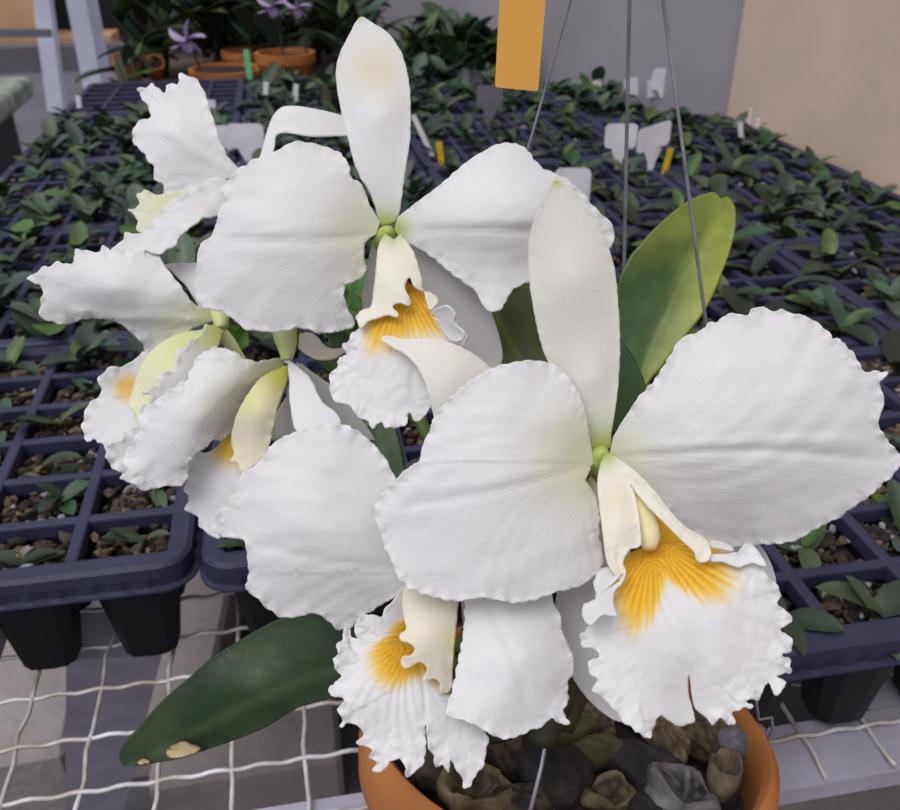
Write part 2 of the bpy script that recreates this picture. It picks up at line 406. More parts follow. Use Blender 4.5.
for i, v in enumerate(SV):
    leafmesh.append([mesh_data('leaf', V, F, M['seedling'], cols=np.array([c]*len(V))) for V, F, c in v])
    m_ = MB()
    for V, F, c in v: m_.add(V, F, c)
    m_.tube([(0, 0, -.006), (0, 0, .004)], .0014, 5, srgb(90, 105, 60))
    plantmesh.append(mesh_data('orchid_seedling', m_.V, m_.F, M['seedling'], cols=np.array(m_.Cc)))
stemmesh = None
def project(p):
    d = np.array(p)-CAM; z = d@FW
    return 450+FPX*(d@RT)/z, 405-FPX*(d@UP)/z, z
def inpoly(x, y, P):
    c = False; j = len(P)-1
    for i in range(len(P)):
        if (P[i][1] > y) != (P[j][1] > y) and x < (P[j][0]-P[i][0])*(y-P[i][1])/(P[j][1]-P[i][1])+P[i][0]: c = not c
        j = i
    return c
COVER = [(600, 200), (550, 172), (505, 150), (440, 185), (412, 130), (405, 60), (365, 25), (345, 60), (345, 120), (290, 150), (235, 150), (205, 110), (150, 90), (150, 190), (130, 240), (60, 275), (60, 310), (170, 320), (100, 400), (110, 460), (200, 490), (245, 590), (350, 640), (350, 720), (420, 770), (760, 720), (780, 640), (770, 560), (890, 460), (850, 350), (760, 320), (710, 320), (725, 220), (700, 205), (625, 280)]
ROWN = ['front', 'second', 'third', 'fourth', 'fifth', 'back']
COLN = ['first', 'second', 'third', 'fourth', 'fifth']
cells = []
for (x, y, nx, side, k) in TR:
    for j in range(6):
        for i in range(nx):
            p = np.array([x+(i+.5)*PX_, y+(j+.5)*PY_, -.0105]); px, py, zc = project(p)
            if zc > 0.2 and -30 < px < 930 and -20 < py < 850: cells.append((zc, p, side, k, i, j, px, py))
cells.sort(key=lambda c: c[0])
vis = [c for c in cells if not inpoly(c[6], c[7], COVER)]
print('cells in frame', len(cells), 'visible', len(vis))
vis = vis[:300]
ids = set(id(c) for c in vis)
rest = MB(); sr = random.Random(77)
for c in cells:
    zc, p, side, k, i, j, px, py = c
    if sr.random() < (.06 if zc < .9 else .0): continue
    var = sr.randrange(NV); rz = sr.uniform(0, 6.28)
    back = zc > .60
    if back and not (side in ('right', 'wall-side') and sr.random() < .6): var += NV
    sc = sr.uniform(.8, 1.2)*(1.35 if back else 1.15)
    if side == 'wall-side' or side == 'right': sc *= 1.05
    if k >= 4: sc *= 1.15
    loc = p+np.array([sr.uniform(-.009, .009), sr.uniform(-.007, .007), 0])
    if id(c) not in ids:
        R = np.array(Matrix.Rotation(rz, 3, 'Z'))*sc
        for V, F, col in SV[var]: rest.add(V@R.T+loc, F, col)
        continue
    lab = f'green seedling, {ROWN[j]} row, {COLN[i]} cell from left, {ORD[k]} tray of the {side} row'
    if zc < .75:
        o = bpy.data.objects.new('orchid_seedling', None); o.empty_display_size = .01
        C.objects.link(o)
        for me in leafmesh[var]:
            l = bpy.data.objects.new('leaf', me); l.parent = o; C.objects.link(l)
    else:
        o = bpy.data.objects.new('orchid_seedling', plantmesh[var]); C.objects.link(o)
    o.location = tuple(loc); o.rotation_euler = (0, 0, rz); o.scale = (sc, sc, sc)
    tag(o, lab, 'seedling', 'orchid seedlings in the cell trays')
o = rest.build('orchid_seedlings', M['seedling'], smooth=True, col=True, origin=(.1, 1.2, 0))
tag(o, 'dense green seedlings crowding the farthest trays', 'seedlings', kind='stuff')

# ------------------------------------------------------------------ clay pot hanging in front of the bench
PC = P3(567, 715, .298)
PN = np.array([.14, .27, 1.0]); PN /= np.linalg.norm(PN)
pot = empty('clay_pot', PC-PN*.10, 'orange terracotta pot hanging on wires in front of the bench', 'pot')
RO = .0705
b = MB(); b.lathe(PC, [(.036, -.098), (.040, -.100), (.0425, -.099), (.066, -.026), (.0672, -.024), (RO-.0018, -.023), (RO-.0006, -.021), (RO, -.012), (RO-.0008, -.003), (RO-.0026, -.0006), (RO-.004, 0), (RO-.006, -.0018), (RO-.007, -.006), (RO-.009, -.024), (.036, -.092), (.0, -.092)], 96, PN)
o = b.build('pot_wall', M['clay'], pot, smooth=True); o.modifiers.new('edge', 'EDGE_SPLIT').split_angle = math.radians(50)
b = MB(); b.lathe(PC, [(.0, -.017), (.060, -.0175), (.061, -.019), (.034, -.085), (0, -.085)], 48, PN)
o = b.build('fine_soil', M['soil'], pot, smooth=True); o['kind'] = 'stuff'
PU = np.cross((0, 1, 0), PN); PU /= np.linalg.norm(PU)
def ontop(px, py, lift=0.0):
    """point where the sight line meets the plane of the pot's filling"""
    r = ray(px, py); c = PC-PN*(.019-lift); t = ((c-CAM)@PN)/(r@PN); return CAM+r*t
def rimp(px, py):
    r = ray(px, py); t = ((PC-CAM)@PN)/(r@PN); p = CAM+r*t; d = p-PC; return PC+d/np.linalg.norm(d)*(RO-.003)

def rock(name, px, py, sx, sy, sz, rz, base, spot, label, seed, lift=.006, hollow=False, tilt=0):
    r_ = np.random.RandomState(seed)
    bmn = 14; V = []; F = []
    ph = r_.uniform(0, 6.28, 12); kd = r_.normal(size=(12, 3))*2.2
    nu, nv = 28, 20
    for i in range(nv+1):
        th = math.pi*i/nv
        for k in range(nu):
            a = 2*math.pi*k/nu
            d = np.array([math.sin(th)*math.cos(a), math.sin(th)*math.sin(a), math.cos(th)])
            n_ = sum(math.sin(kd[q]@d+ph[q])*(.075 if q < 5 else .04) for q in range(12))
            dd = np.sign(d)*np.abs(d)**.8
            V.append(dd*(1+n_))
    for i in range(nv):
        for k in range(nu): F.append((i*nu+k, i*nu+(k+1) % nu, (i+1)*nu+(k+1) % nu, (i+1)*nu+k))
    V = np.array(V)
    if hollow:     # curled bark: cup hollow on the top
        rr = np.hypot(V[:, 0], V[:, 1]); m_ = (V[:, 2] > 0)
        V[:, 2] = np.where(m_, V[:, 2]-1.35*np.clip(1-rr/.85, 0, 1)**.6*1.0, V[:, 2])
    cols = []
    for v in V:
        n_ = sum(math.sin(kd[q]@v*4.5+ph[q]*2) for q in range(12))/3.2
        f = min(1, max(0, .5+n_*1.3)); 
        if hollow: f = f*.4+(.6 if math.hypot(v[0], v[1]) > .72 and v[2] > -.1 else 0)
        cols.append(tuple((base[q]*(1-f)+spot[q]*f)*.85 for q in range(3)))
    V = V*np.array([sx, sy, sz])*1.22; V += np.random.RandomState(seed+5).normal(size=V.shape)*.00009
    R = np.array(Matrix.Rotation(rz, 3, 'Z') @ Matrix.Rotation(tilt, 3, 'X'))
    V = V@R.T; B = np.array([PU, np.cross(PN, PU), PN]); V = V@B+ontop(px, py, lift)
    o = build(name, V, F, M['stone'], cols=np.array(cols), smooth=True)
    tag(o, label, 'stone' if name == 'stone' else 'bark', 'stones and bark filling the pot'); return o
K1, K2, K3, K4, K5 = srgb(50, 47, 52), srgb(132, 118, 96), srgb(118, 116, 126), srgb(86, 84, 54), srgb(34, 30, 32)
W = srgb(150, 146, 150)
mm = .001
rock('stone', 741, 742, 8*mm, 6*mm, 4.5*mm, .2, K3, srgb(140, 138, 150), 'pale blue-grey angular stone against the right inner wall of the pot', 1, .009)
rock('stone', 728, 716, 5*mm, 5*mm, 4*mm, .2, srgb(70, 70, 84), K3, 'small dark slate-blue stone above the pale grey stone', 2, .01)
rock('bark_chunk', 700, 735, 8*mm, 8*mm, 6*mm, .6, srgb(78, 62, 42), K2, 'brown flaky bark chunk left of the pale blue-grey stone', 3, .008)
rock('bark_chunk', 664, 735, 5*mm, 11*mm, 5*mm, .1, srgb(110, 98, 78), srgb(168, 150, 122), 'tall light tan bark chunk under the lower edge of the big lip', 4, .008)
rock('stone', 640, 768, 10*mm, 9*mm, 5*mm, .4, K1, srgb(62, 62, 70), 'flat black charcoal piece in the middle of the pot', 5, .006)
rock('bark_chunk', 600, 752, 9*mm, 5*mm, 4*mm, .2, K4, srgb(110, 102, 70), 'olive brown bark slab left of the black charcoal piece', 6, .008)
rock('bark_chunk', 684, 796, 8*mm, 10*mm, 6*mm, .2, K1, W, 'black hollow shell of bark with a whitish rim at the pot front', 7, .008, True)
rock('bark_chunk', 724, 775, 5*mm, 11*mm, 6*mm, -.5, srgb(96, 84, 66), K2, 'curled greyish bark piece by the right inner wall below the stone', 8, .008, True)
rock('bark_chunk', 475, 794, 10*mm, 8*mm, 6*mm, .1, srgb(60, 48, 40), srgb(152, 136, 100), 'cup-shaped tan bark piece at the left front of the filling', 9, .007, True)
rock('bark_chunk', 438, 768, 9*mm, 7*mm, 5*mm, .5, srgb(52, 44, 40), srgb(104, 92, 76), 'dark brown bark piece at the left inner wall below the frilled lip', 10, .006)
rock('stone', 550, 770, 9*mm, 16*mm, 6*mm, .15, K5, srgb(60, 50, 50), 'long dark root stub beside the thin wire stake', 11, .006)
rock('bark_chunk', 505, 752, 6*mm, 9*mm, 5*mm, .3, srgb(64, 50, 42), srgb(110, 92, 76), 'rough brown bark piece left of the thin wire stake', 12, .007)
rock('bark_chunk', 610, 795, 8*mm, 5*mm, 4*mm, .1, srgb(60, 52, 42), srgb(140, 126, 96), 'thin tan-edged bark flake at the front centre of the pot', 13, .005, True)
rock('bark_chunk', 520, 812, 9*mm, 7*mm, 5*mm, .1, K5, srgb(90, 76, 62), 'dark bark chunk at the front edge left of centre', 14, .005)
rock('stone', 655, 820, 9*mm, 7*mm, 5*mm, .6, K5, K1, 'dark stone half cut off at the front edge of the pot', 15, .004)
rock('stone', 590, 722, 8*mm, 7*mm, 6*mm, .6, srgb(96, 88, 70), srgb(160, 140, 130), 'pinkish tan stone in the shade behind the olive bark slab', 16, .007)
rock('stone', 708, 800, 6*mm, 6*mm, 5*mm, .9, K5, K1, 'small black stone near the right front inner wall', 17, .004)
rock('bark_chunk', 575, 790, 7*mm, 6*mm, 4*mm, .9, K5, srgb(70, 58, 48), 'dark flat bark scrap right of the wire stake foot', 18, .003)
for q, (px, py, lab) in enumerate(((520, 710, 'dark bark chunk under the frilled white petal'), (640, 715, 'dark bark chunk hidden below the biggest lip'), (560, 700, 'dark bark chunk at the back of the pot centre'), (460, 735, 'dark bark chunk at the back left inner wall'))):
    rock('bark_chunk', px, py, 9*mm, 8*mm, 6*mm, q, K5, srgb(84, 70, 56), lab, 30+q, .003)

# hanger
APEX = P3(634, -219, .232)
hang = empty('wire_hanger', APEX, 'three-armed steel wire hanger rising from the pot rim past the flowers', 'hanger')
def wirep(pts, r, name, parent, m='steel'):
    P = [np.array(p, float) for p in pts]; b = MB(); b.tube(P, r, 8); return b.build(name, M[m], parent, smooth=True)
def arm(e, sag, r):
    e = e+PN*.0015; A = APEX; n = 40; pts = []
    for k in range(n+1):
        f = k/n; p = A*(1-f)+e*f; p = CAM+(p-CAM)*(1+sag*math.sin(math.pi*f**.8))
        pts.append(p)
    o = e-PC; o = o/np.linalg.norm(o)
    pts += [e+o*.0045+PN*.001, e+o*.0058-PN*.004, e+o*.0045-PN*.009, e+o*.004-PN*.012]
    wirep(pts, r, 'wire', hang)
def rim_on_line(a, b_):
    best = None
    for q in range(360):
        an = math.radians(q); p = PC+(PU*math.cos(an)+np.cross(PN, PU)*math.sin(an))*(RO-.003); x, y, z = project(p)
        if y > 735: continue
        d = abs((x-a[0])*(b_[1]-a[1])-(y-a[1])*(b_[0]-a[0]))/math.hypot(b_[0]-a[0], b_[1]-a[1])
        if best is None or d < best[0]: best = (d, p)
    return best[1]
arm(rim_on_line((570, 0), (527, 147)), .12, .00045)
arm(rim_on_line((628, 0), (621, 370)), .03, .00062)
arm(rim_on_line((663, 0), (705, 320)), .02, .00058)
hk = [APEX+np.array([.008*math.sin(a), 0, .012-.008*math.cos(a)]) for a in np.linspace(-.3, 4.6, 16)]
wirep([APEX-np.array([0, 0, .004])]+hk, .0008, 'hook', hang)
s0 = ontop(530, 812, .016); s1 = P3(549, 724, .262)
stake = wirep([s0-PN*.01, s0, (s0+s1)/2+np.array([.0005, 0, 0]), s1, P3(556, 690, .262)], .0007, 'wire_stake', None)
tag(stake, 'thin grey wire stake standing in the bark between two lips', 'stake')

# yellow tag
def slab(name, corners, depth, thick, m, parent=None, rnd=0.0):
    """flat board given by its outline at one distance, real thickness, rounded corners"""
    pts = []
    n = len(corners)
    for i in range(n):
        a, c, d = np.array(corners[i-1], float), np.array(corners[i], float), np.array(corners[(i+1) % n], float)
        if rnd:
            u = (a-c)/np.linalg.norm(a-c); v = (d-c)/np.linalg.norm(d-c)
            for f in np.linspace(0, 1, 5): pts.append(c+u*rnd*(1-f)**2+v*rnd*f**2)
        else: pts.append(c)
    if callable(depth): P = [depth(*p) for p in pts]
    else: P = [P3(p[0], p[1], depth) for p in pts]
    P = np.array(P); nrm = np.cross(P[1]-P[0], P[len(P)//2]-P[0]); nrm /= np.linalg.norm(nrm)
    V = list(P+nrm*thick/2)+list(P-nrm*thick/2); n = len(P)
    F = [tuple(range(n)), tuple(range(2*n-1, n-1, -1))]+[(i, i+n, (i+1) % n+n, (i+1) % n) for i in range(n)]
    return build(name, V, F, M[m], parent, smooth=False)
def vert(px0, py0, z):
    """upright plane facing the camera's heading through one anchored point"""
    p0 = P3(px0, py0, z); nh = np.array([math.sin(PS), math.cos(PS), 0.0])
    def f(x, y):
        r = ray(x, y); return CAM+r*(((p0-CAM)@nh)/(r@nh))
    return f
vt = vert(520, 80, .235)
tg = empty('plant_tag', vt(516, 88), 'blank yellow-orange plastic tag hanging at the top beside the left wire', 'tag')
slab('tag_board', [(503, -70), (551, -68), (538, 91), (495, 87)], vt, .0009, 'tag', tg, 3)
wirep([vt(527, -62), vt(540, -85), P3(590, -92, .2), P3(594, -80, .198), vt(545, -70), vt(527, -58)], .0003, 'tie', tg)

# ------------------------------------------------------------------ the orchid plant
def crom(pts, n, closed=False):
    """resample a polyline with Catmull-Rom at n+1 even arc-length stations"""
    P = np.array(pts, float)
    if len(P) == 2: 
        f = np.linspace(0, 1, n+1)[:, None]; return P[0]*(1-f)+P[1]*f
    Q = np.vstack([2*P[0]-P[1], P, 2*P[-1]-P[-2]]); out = []
    for i in range(1, len(Q)-2):
        p0, p1, p2, p3 = Q[i-1], Q[i], Q[i+1], Q[i+2]
        for t in np.linspace(0, 1, 12, endpoint=False):
            out.append(.5*((2*p1)+(-p0+p2)*t+(2*p0-5*p1+4*p2-p3)*t*t+(-p0+3*p1-3*p2+p3)*t**3))
    out.append(P[-1]); out = np.array(out)
    d = np.concatenate([[0], np.cumsum(np.hypot(*(out[1:, :2]-out[:-1, :2]).T))]); s = np.linspace(0, d[-1], n+1)
    return np.stack([np.interp(s, d, out[:, k]) for k in range(out.shape[1])], axis=1)
def snoise(seed, lo, hi, n=7):
    r_ = np.random.RandomState(seed); fr = r_.uniform(lo, hi, n); ph = r_.uniform(0, 6.28, n); am = r_.uniform(.5, 1, n)
    return lambda x: sum(a*np.sin(f*x+p) for a, f, p in zip(am, fr, ph))/math.sqrt(n)
class Depth:
    """smooth distance field through a few anchors (x, y, mm)"""
    def __init__(s, an):
        A = np.array(an, float); s.c = A[:, :2]; n = len(A); Z = A[:, 2]
        if n <= 3:
            s.w = None
            if n == 1: s.p = np.array([Z[0], 0, 0])
            elif n == 2:
                d = s.c[1]-s.c[0]; g = (Z[1]-Z[0])*d/(d@d); s.p = np.array([Z[0]-g@s.c[0], g[0], g[1]])
            else: s.p = np.linalg.lstsq(np.c_[np.ones(n), s.c], Z, rcond=None)[0]
        else:
            d = np.linalg.norm(s.c[:, None]-s.c[None], axis=2)/100; K = np.where(d > 0, d**2*np.log(d+1e-9), 0)+np.eye(n)*.02
            Pm = np.c_[np.ones(n), s.c/100]; Mx = np.block([[K, Pm], [Pm.T, np.zeros((3, 3))]])
            r = np.linalg.solve(Mx, np.r_[Z, 0, 0, 0]); s.w = r[:n]; s.p = r[n:]
    def __call__(s, x, y):
        if s.w is None: return s.p[0]+s.p[1]*x+s.p[2]*y
        d = np.sqrt((x[..., None]-s.c[:, 0])**2+(y[..., None]-s.c[:, 1])**2)/100
        return (np.where(d > 0, d**2*np.log(d+1e-9), 0)@s.w)+s.p[0]+s.p[1]*x/100+s.p[2]*y/100
WHITE = np.array([.80, .795, .80]); LIME = np.array(srgb(176, 190, 84)); CREAM = np.array(srgb(236, 230, 205)); PALE = np.array(srgb(222, 222, 160))
YEL = np.array(srgb(240, 196, 58)); ORA = np.array(srgb(222, 156, 20))
def sm(a, b_, x): t = np.clip((x-a)/(b_-a), 0, 1); return t*t*(3-2*t)
DZ = 0.0
from mathutils.geometry import delaunay_2d_cdt
def surf(name, parent, base, edge, anch, seed=1, bulge=0, frill=(1.2, 1.6), f0=.62, creases=(), curl=0, nt=None, ns=36,
         green=None, pig=None, thick=.00042, waves=.5, matl='petal', tint=WHITE, tooth=1.0, quiet=(), grid=4.6, rim=.35, fine=2.3):
    """a thin curved sheet: traced outline (x, y) carried to its own distance field, frilled towards the free edge"""
    multi = hasattr(base[0], '__len__')
    E_ = crom(edge, 500); Ln = np.hypot(*(E_[1:, :2]-E_[:-1, :2]).T).sum(); n_ = int(max(40, Ln/1.5)); E_ = crom(edge, n_)[:, :2]
    B_ = crom(base, max(4, int(len(base)*6)))[:, :2] if multi else np.array([base], float)
    n1 = snoise(seed, 1.2, 3.2); n2 = snoise(seed+50, 4.5, 9.0); n3 = snoise(seed+90, .5, 1.4); n4 = snoise(seed+130, 5, 12); n5 = snoise(seed+170, 14, 26)
    arc = np.linspace(0, 1, n_+1)*Ln/40.0; endf = sm(0, .05, np.linspace(0, 1, n_+1))*sm(0, .05, 1-np.linspace(0, 1, n_+1))
    tg_ = np.gradient(E_, axis=0); tg_ /= np.linalg.norm(tg_, axis=1)[:, None]+1e-9
    sg = 1 if np.sum(E_[:-1, 0]*E_[1:, 1]-E_[1:, 0]*E_[:-1, 1]) > 0 else -1
    nr_ = np.stack([tg_[:, 1], -tg_[:, 0]], axis=1)*sg
    tt = tooth*frill[1]*((np.abs(np.sin(n4(arc*.35)*1.2+arc*9.5))-.55)*1.5*(.6+.45*n1(arc*.7))+n2(arc*2.4)*.3+.42*np.abs(n5(arc*1.3))-.2)*endf
    for qx, qy, qr in quiet: tt = tt*(1-np.exp(-((E_[:, 0]-qx)**2+(E_[:, 1]-qy)**2)/qr**2))
    E2 = E_+nr_*tt[:, None]
    if multi: loop = np.vstack([E2, B_[::-1][1:-1] if np.hypot(*(B_[-1]-E_[-1])) < 3 else B_[::-1]])
    else: loop = np.vstack([E2, B_])
    keep = [0]
    for i in range(1, len(loop)):
        if np.hypot(*(loop[i]-loop[keep[-1]])) > .35: keep.append(i)
    if np.hypot(*(loop[keep[-1]]-loop[0])) < .35: keep.pop()
    loop = loop[keep]; nl = len(loop)
    lo, hi = loop.min(0), loop.max(0); r_ = np.random.RandomState(seed); pts = []
    for g, near in ((grid, False), (fine, True)):
        gx, gy = np.meshgrid(np.arange(lo[0], hi[0], g), np.arange(lo[1], hi[1], g*.87)); gx = gx+(np.arange(gx.shape[0]) % 2)[:, None]*g/2
        q = np.stack([gx.ravel(), gy.ravel()], 1)+r_.uniform(-.12, .12, (gx.size, 2))*g
        d = np.sqrt(((q[:, None]-loop[None])**2).sum(2)).min(1)
        m_ = (d > 1.1) & (d <= 11) if near else (d > 11)
        q = q[m_]
        x, y = q[:, 0:1], q[:, 1:2]; x1, y1 = loop[:, 0], loop[:, 1]; x2, y2 = np.roll(x1, 1), np.roll(y1, 1)
        cr = ((y1 > y) != (y2 > y)) & (x < (x2-x1)*(y-y1)/(y2-y1+1e-12)+x1)
        pts.append(q[cr.sum(1) % 2 == 1])
    P = np.vstack([loop]+pts)
    vo, _, fo, *_ = delaunay_2d_cdt([Vector((float(p[0]), float(-p[1]))) for p in P], [(i, (i+1) % nl) for i in range(nl)], [], 1, 1e-4)
    X = np.array([v[0] for v in vo]); Y = -np.array([v[1] for v in vo])
    Q = np.stack([X, Y], 1)
    dd = np.sqrt(((Q[:, None]-E2[None])**2).sum(2))
    for qx, qy, qr in quiet: dd = dd+60*(np.hypot(E2[:, 0]-qx, E2[:, 1]-qy) < qr*1.3)[None]
    k = dd.argmin(1); de = dd.min(1); t = k/n_
    # smooth arc parameter (weighted by closeness) so the pleats do not break where two sides meet
    a_ = arc[k]; ef = endf[k]
    db = np.sqrt(((Q[:, None]-B_[None])**2).sum(2)).min(1); s = db/(db+de+1e-6)
    c0 = B_.mean(0); ang = np.arctan2(Y-c0[1], X-c0[0])
    fl = np.random.RandomState(seed+7); low = 0
    for w_ in (55, 70, 90, 120, 38, 30):
        th_ = fl.uniform(0, 6.28); low = low+np.sin((X*math.cos(th_)+Y*math.sin(th_))*6.28/w_+fl.uniform(0, 6.28)+.8*np.sin((X*math.sin(th_)-Y*math.cos(th_))*6.28/(w_*1.7)))*(w_/90)
    w1, w2, w3 = np.exp(-de/5.0)*ef, np.exp(-de/14.0)*ef, np.exp(-de/38.0)*ef
    inb = sm(4, 40, db)
    Z = Depth(anch)(X, Y)+bulge*np.sin(np.pi*s)+curl*s**4
    Z = Z+frill[0]*inb*(w1*n2(a_*2.0)*.55+w2*n1(a_*1.5)*.7+w3*n3(a_*1.3)*.35+.10*w3*n5(a_+.02*de))
    Z = Z+min(1.0, frill[0])*inb*.09*w2*n5(a_*1.6+.03*de)
    Z = Z+waves*inb*(.15*low*(1-w1*.5)+.10*n2(ang*6+.02*db)*sm(0, 60, db))
    Z = Z-rim*np.exp(-de/2.6)*ef
    for (tc_, wd, am) in creases:
        e = E_[int(tc_*n_)]; u = e-c0; L_ = np.linalg.norm(u); u = u/L_; al = (X-c0[0])*u[0]+(Y-c0[1])*u[1]; pe = (X-c0[0])*-u[1]+(Y-c0[1])*u[0]
        pe = pe+np.sin(al/L_*3.1)*L_*.03; wpx = wd*260
        Z = Z+.55*am*np.exp(-(pe/wpx)**2)*sm(0, 25, al)*sm(0, .25, 1-al/L_)
    Zm = (Z+DZ)/1000.0
    V = CAM+(((X-450)/FPX)[:, None]*RT+((405-Y)/FPX)[:, None]*UP+FW)*Zm[:, None]
    n = len(X); col = np.broadcast_to(np.array(tint), (n, 3)).copy()
    if green:
        for gx, gy, gr, gc in green:
            m_ = np.exp(-((X-gx)**2+(Y-gy)**2)/gr**2)[..., None]; col = col*(1-m_)+np.array(gc)*m_
    if pig: col = pig(X, Y, s, t, col)
    st = np.stack([ang*.45, s], 1)
    return build(name, V, [f for f in fo], M[matl], parent, cols=col, uvs=st, thick=thick)
def soft_pig(tx, ty, r, c=None, k=1.0):
    def f(X, Y, s, t, col):
        m_ = (k*(1-sm(.25, 1.0, np.hypot(X-tx, Y-ty)/r)))[..., None]; return col*(1-m_)+np.array(c if c is not None else YEL)*m_
    return f
def lip_pig(tx, ty, prof, freq=46, inner=True, k=1.0):
    pr = sorted(prof); A = [p[0] for p in pr]; R = [p[1] for p in pr]
    nz = snoise(7, 8, 20)
    def f(X, Y, s, t, col):
        a = np.degrees(np.arctan2(Y-ty, X-tx)); a = np.where(a < -90, a+360, a); r = np.hypot(X-tx, Y-ty)
        Rm = np.interp(a, A, R, left=R[0], right=R[-1])+1e-3
        q = r/Rm+.06*nz(a/15)
        m_ = (1-sm(.72, 1.06, q))[..., None]
        ph = a/180*np.pi*freq*1.15
        stripe = .5+.5*np.sin(ph+1.1*np.sin(r/26.0+a/24)+.5*nz(a/50))
        stripe = sm(.25, .8, stripe)*(.55+.45*(1-sm(.6, 1.0, q)))
        stripe = (stripe*sm(.03, .3, q)+(1-sm(.03, .3, q))*.7)[..., None]
        y = YEL*(1-stripe)+ORA*stripe
        fade = (1-sm(.5, 1.0, q))[..., None]; y = y*fade+np.array(srgb(240, 206, 90))*(1-fade)*.999
        return col*(1-m_*k)+y*m_*k
    return f
def T(x0, y0, sc, pts): return [(x0+p[0]*sc, y0+p[1]*sc) for p in pts]
def flower(loc, label=None):
    return None
ROOT = ontop(560, 735)
plant = empty('orchid_plant', ROOT, 'big white-flowered orchid plant with yellow-throated frilly lips growing in the clay pot', 'orchid')
def ptube(name, parent, pts, rs, col, m='bulb'):
    """tapered smooth stalk; pts (x, y, mm), rs in mm"""
    Q = crom([(p[0], p[1], p[2]+DZ, r) for p, r in zip(pts, rs)], 24)
    b = MB(); b.tube([P3(q[0], q[1], q[2]/1000) for q in Q], [max(.0002, q[3]/1000) for q in Q], 16, col)
    return b.build(name, M[m], parent, smooth=True, col=True)
GST = srgb(168, 186, 92); GPL = srgb(206, 212, 146); GDK = srgb(92, 122, 48)

# ---- flower B: the largest one, right
fB = ptube('flower', plant, [(598, 470, 252), (598, 462, 240), (601, 455, 236), (604, 450, 234)], [3, 3.2, 2.6, 1.2], GST)
tag(fB, 'largest white flower, facing the viewer at the right')
surf('dorsal_sepal', fB, [(591, 452), (601, 450), (610, 448)],
     [(588, 446), (575, 415), (556, 378), (543, 350), (535, 317), (529, 277), (529, 240), (536, 215), (546, 193), (556, 180), (572, 190), (590, 210), (604, 236), (614, 266), (618, 300), (620, 340), (619, 375), (616, 405), (612, 430), (611, 445)],
     [(600, 450, 239), (560, 380, 239), (615, 380, 238), (530, 270, 235), (617, 280, 234), (572, 280, 230.5), (590, 380, 235.5), (556, 182, 229)], seed=2, frill=(.15, .35), waves=.3,
     green=[(601, 450, 26, LIME), (556, 182, 6, GPL)], tint=CREAM*.35+WHITE*.65)
surf('petal', fB, (594, 462),
     [(590, 440), (586, 415), (576, 388), (560, 368), (540, 361), (515, 362), (490, 369), (465, 385), (447, 401), (434, 417), (431, 428), (423, 444), (419, 461), (408, 468), (398, 478), (384, 492), (376, 505), (376, 522), (381, 536), (385, 548), (392, 562), (397, 576), (412, 590), (437, 598), (458, 601), (480, 598), (497, 600), (513, 603), (533, 600), (553, 593), (566, 590), (578, 587), (588, 581), (600, 569), (603, 556), (599, 535), (600, 512), (595, 495), (585, 480)],
     [(594, 462, 236), (540, 365, 231), (430, 430, 229), (380, 520, 231), (480, 598, 227), (590, 575, 230), (490, 470, 224), (540, 540, 226), (560, 420, 230)], seed=3,
     frill=(.7, 1.3), f0=.7, creases=((.47, .018, .9), (.44, .02, -.5)), green=[(593, 462, 26, LIME), (585, 460, 48, PALE*.5+WHITE*.5)], waves=.9)
surf('petal', fB, (609, 456),
     T(600, 270, 1/3, [(40, 500), (70, 450), (95, 415), (120, 375), (155, 340), (190, 290), (215, 250), (235, 215), (265, 195), (300, 185), (325, 160), (355, 155), (372, 137), (400, 130), (440, 135), (455, 118), (490, 110), (520, 125), (545, 118), (575, 130), (620, 140), (660, 165), (690, 190), (700, 206), (720, 210), (750, 240), (775, 270), (790, 305), (820, 303), (862, 310), (838, 342), (852, 380), (850, 410), (838, 440), (838, 470), (870, 520), (902, 562), (885, 610), (850, 640), (800, 685), (760, 710), (720, 740), (680, 760), (640, 780), (600, 805), (560, 818), (500, 822), (430, 830), (345, 834), (270, 800), (210, 735), (150, 680), (75, 606), (40, 575)]),
     [(609, 456, 236), (700, 330, 234), (770, 310, 231), (885, 380, 226), (898, 460, 230), (820, 520, 236), (720, 545, 243), (770, 400, 227), (700, 440, 229), (750, 480, 231)], seed=4,
     frill=(.9, 1.3), f0=.68, creases=((.575, .014, 1.4), (.545, .02, -1.1)), green=[(609, 456, 20, LIME), (612, 462, 36, PALE*.5+WHITE*.5)], waves=1.1)
surf('lateral_sepal', fB, (590, 475),
     [(578, 520), (562, 570), (556, 600), (556, 630), (565, 662), (582, 692), (602, 712), (622, 722), (642, 712), (652, 690), (655, 640), (640, 580), (612, 500)],
     [(590, 475, 242), (560, 620, 250), (622, 722, 250)], seed=5, frill=(.2, .3), waves=.4, tint=WHITE*.93, green=[(588, 480, 16, GPL)])
surf('lateral_sepal', fB, (612, 468),
     [(640, 468), (690, 495), (735, 525), (760, 545), (772, 566), (776, 586), (770, 604), (740, 600), (700, 580), (650, 540), (618, 500)],
     [(612, 468, 243), (776, 586, 254), (690, 560, 250)], seed=6, frill=(.2, .3), waves=.4, tint=WHITE*.93)
TB = lambda p: T(560, 430, .3828, p)
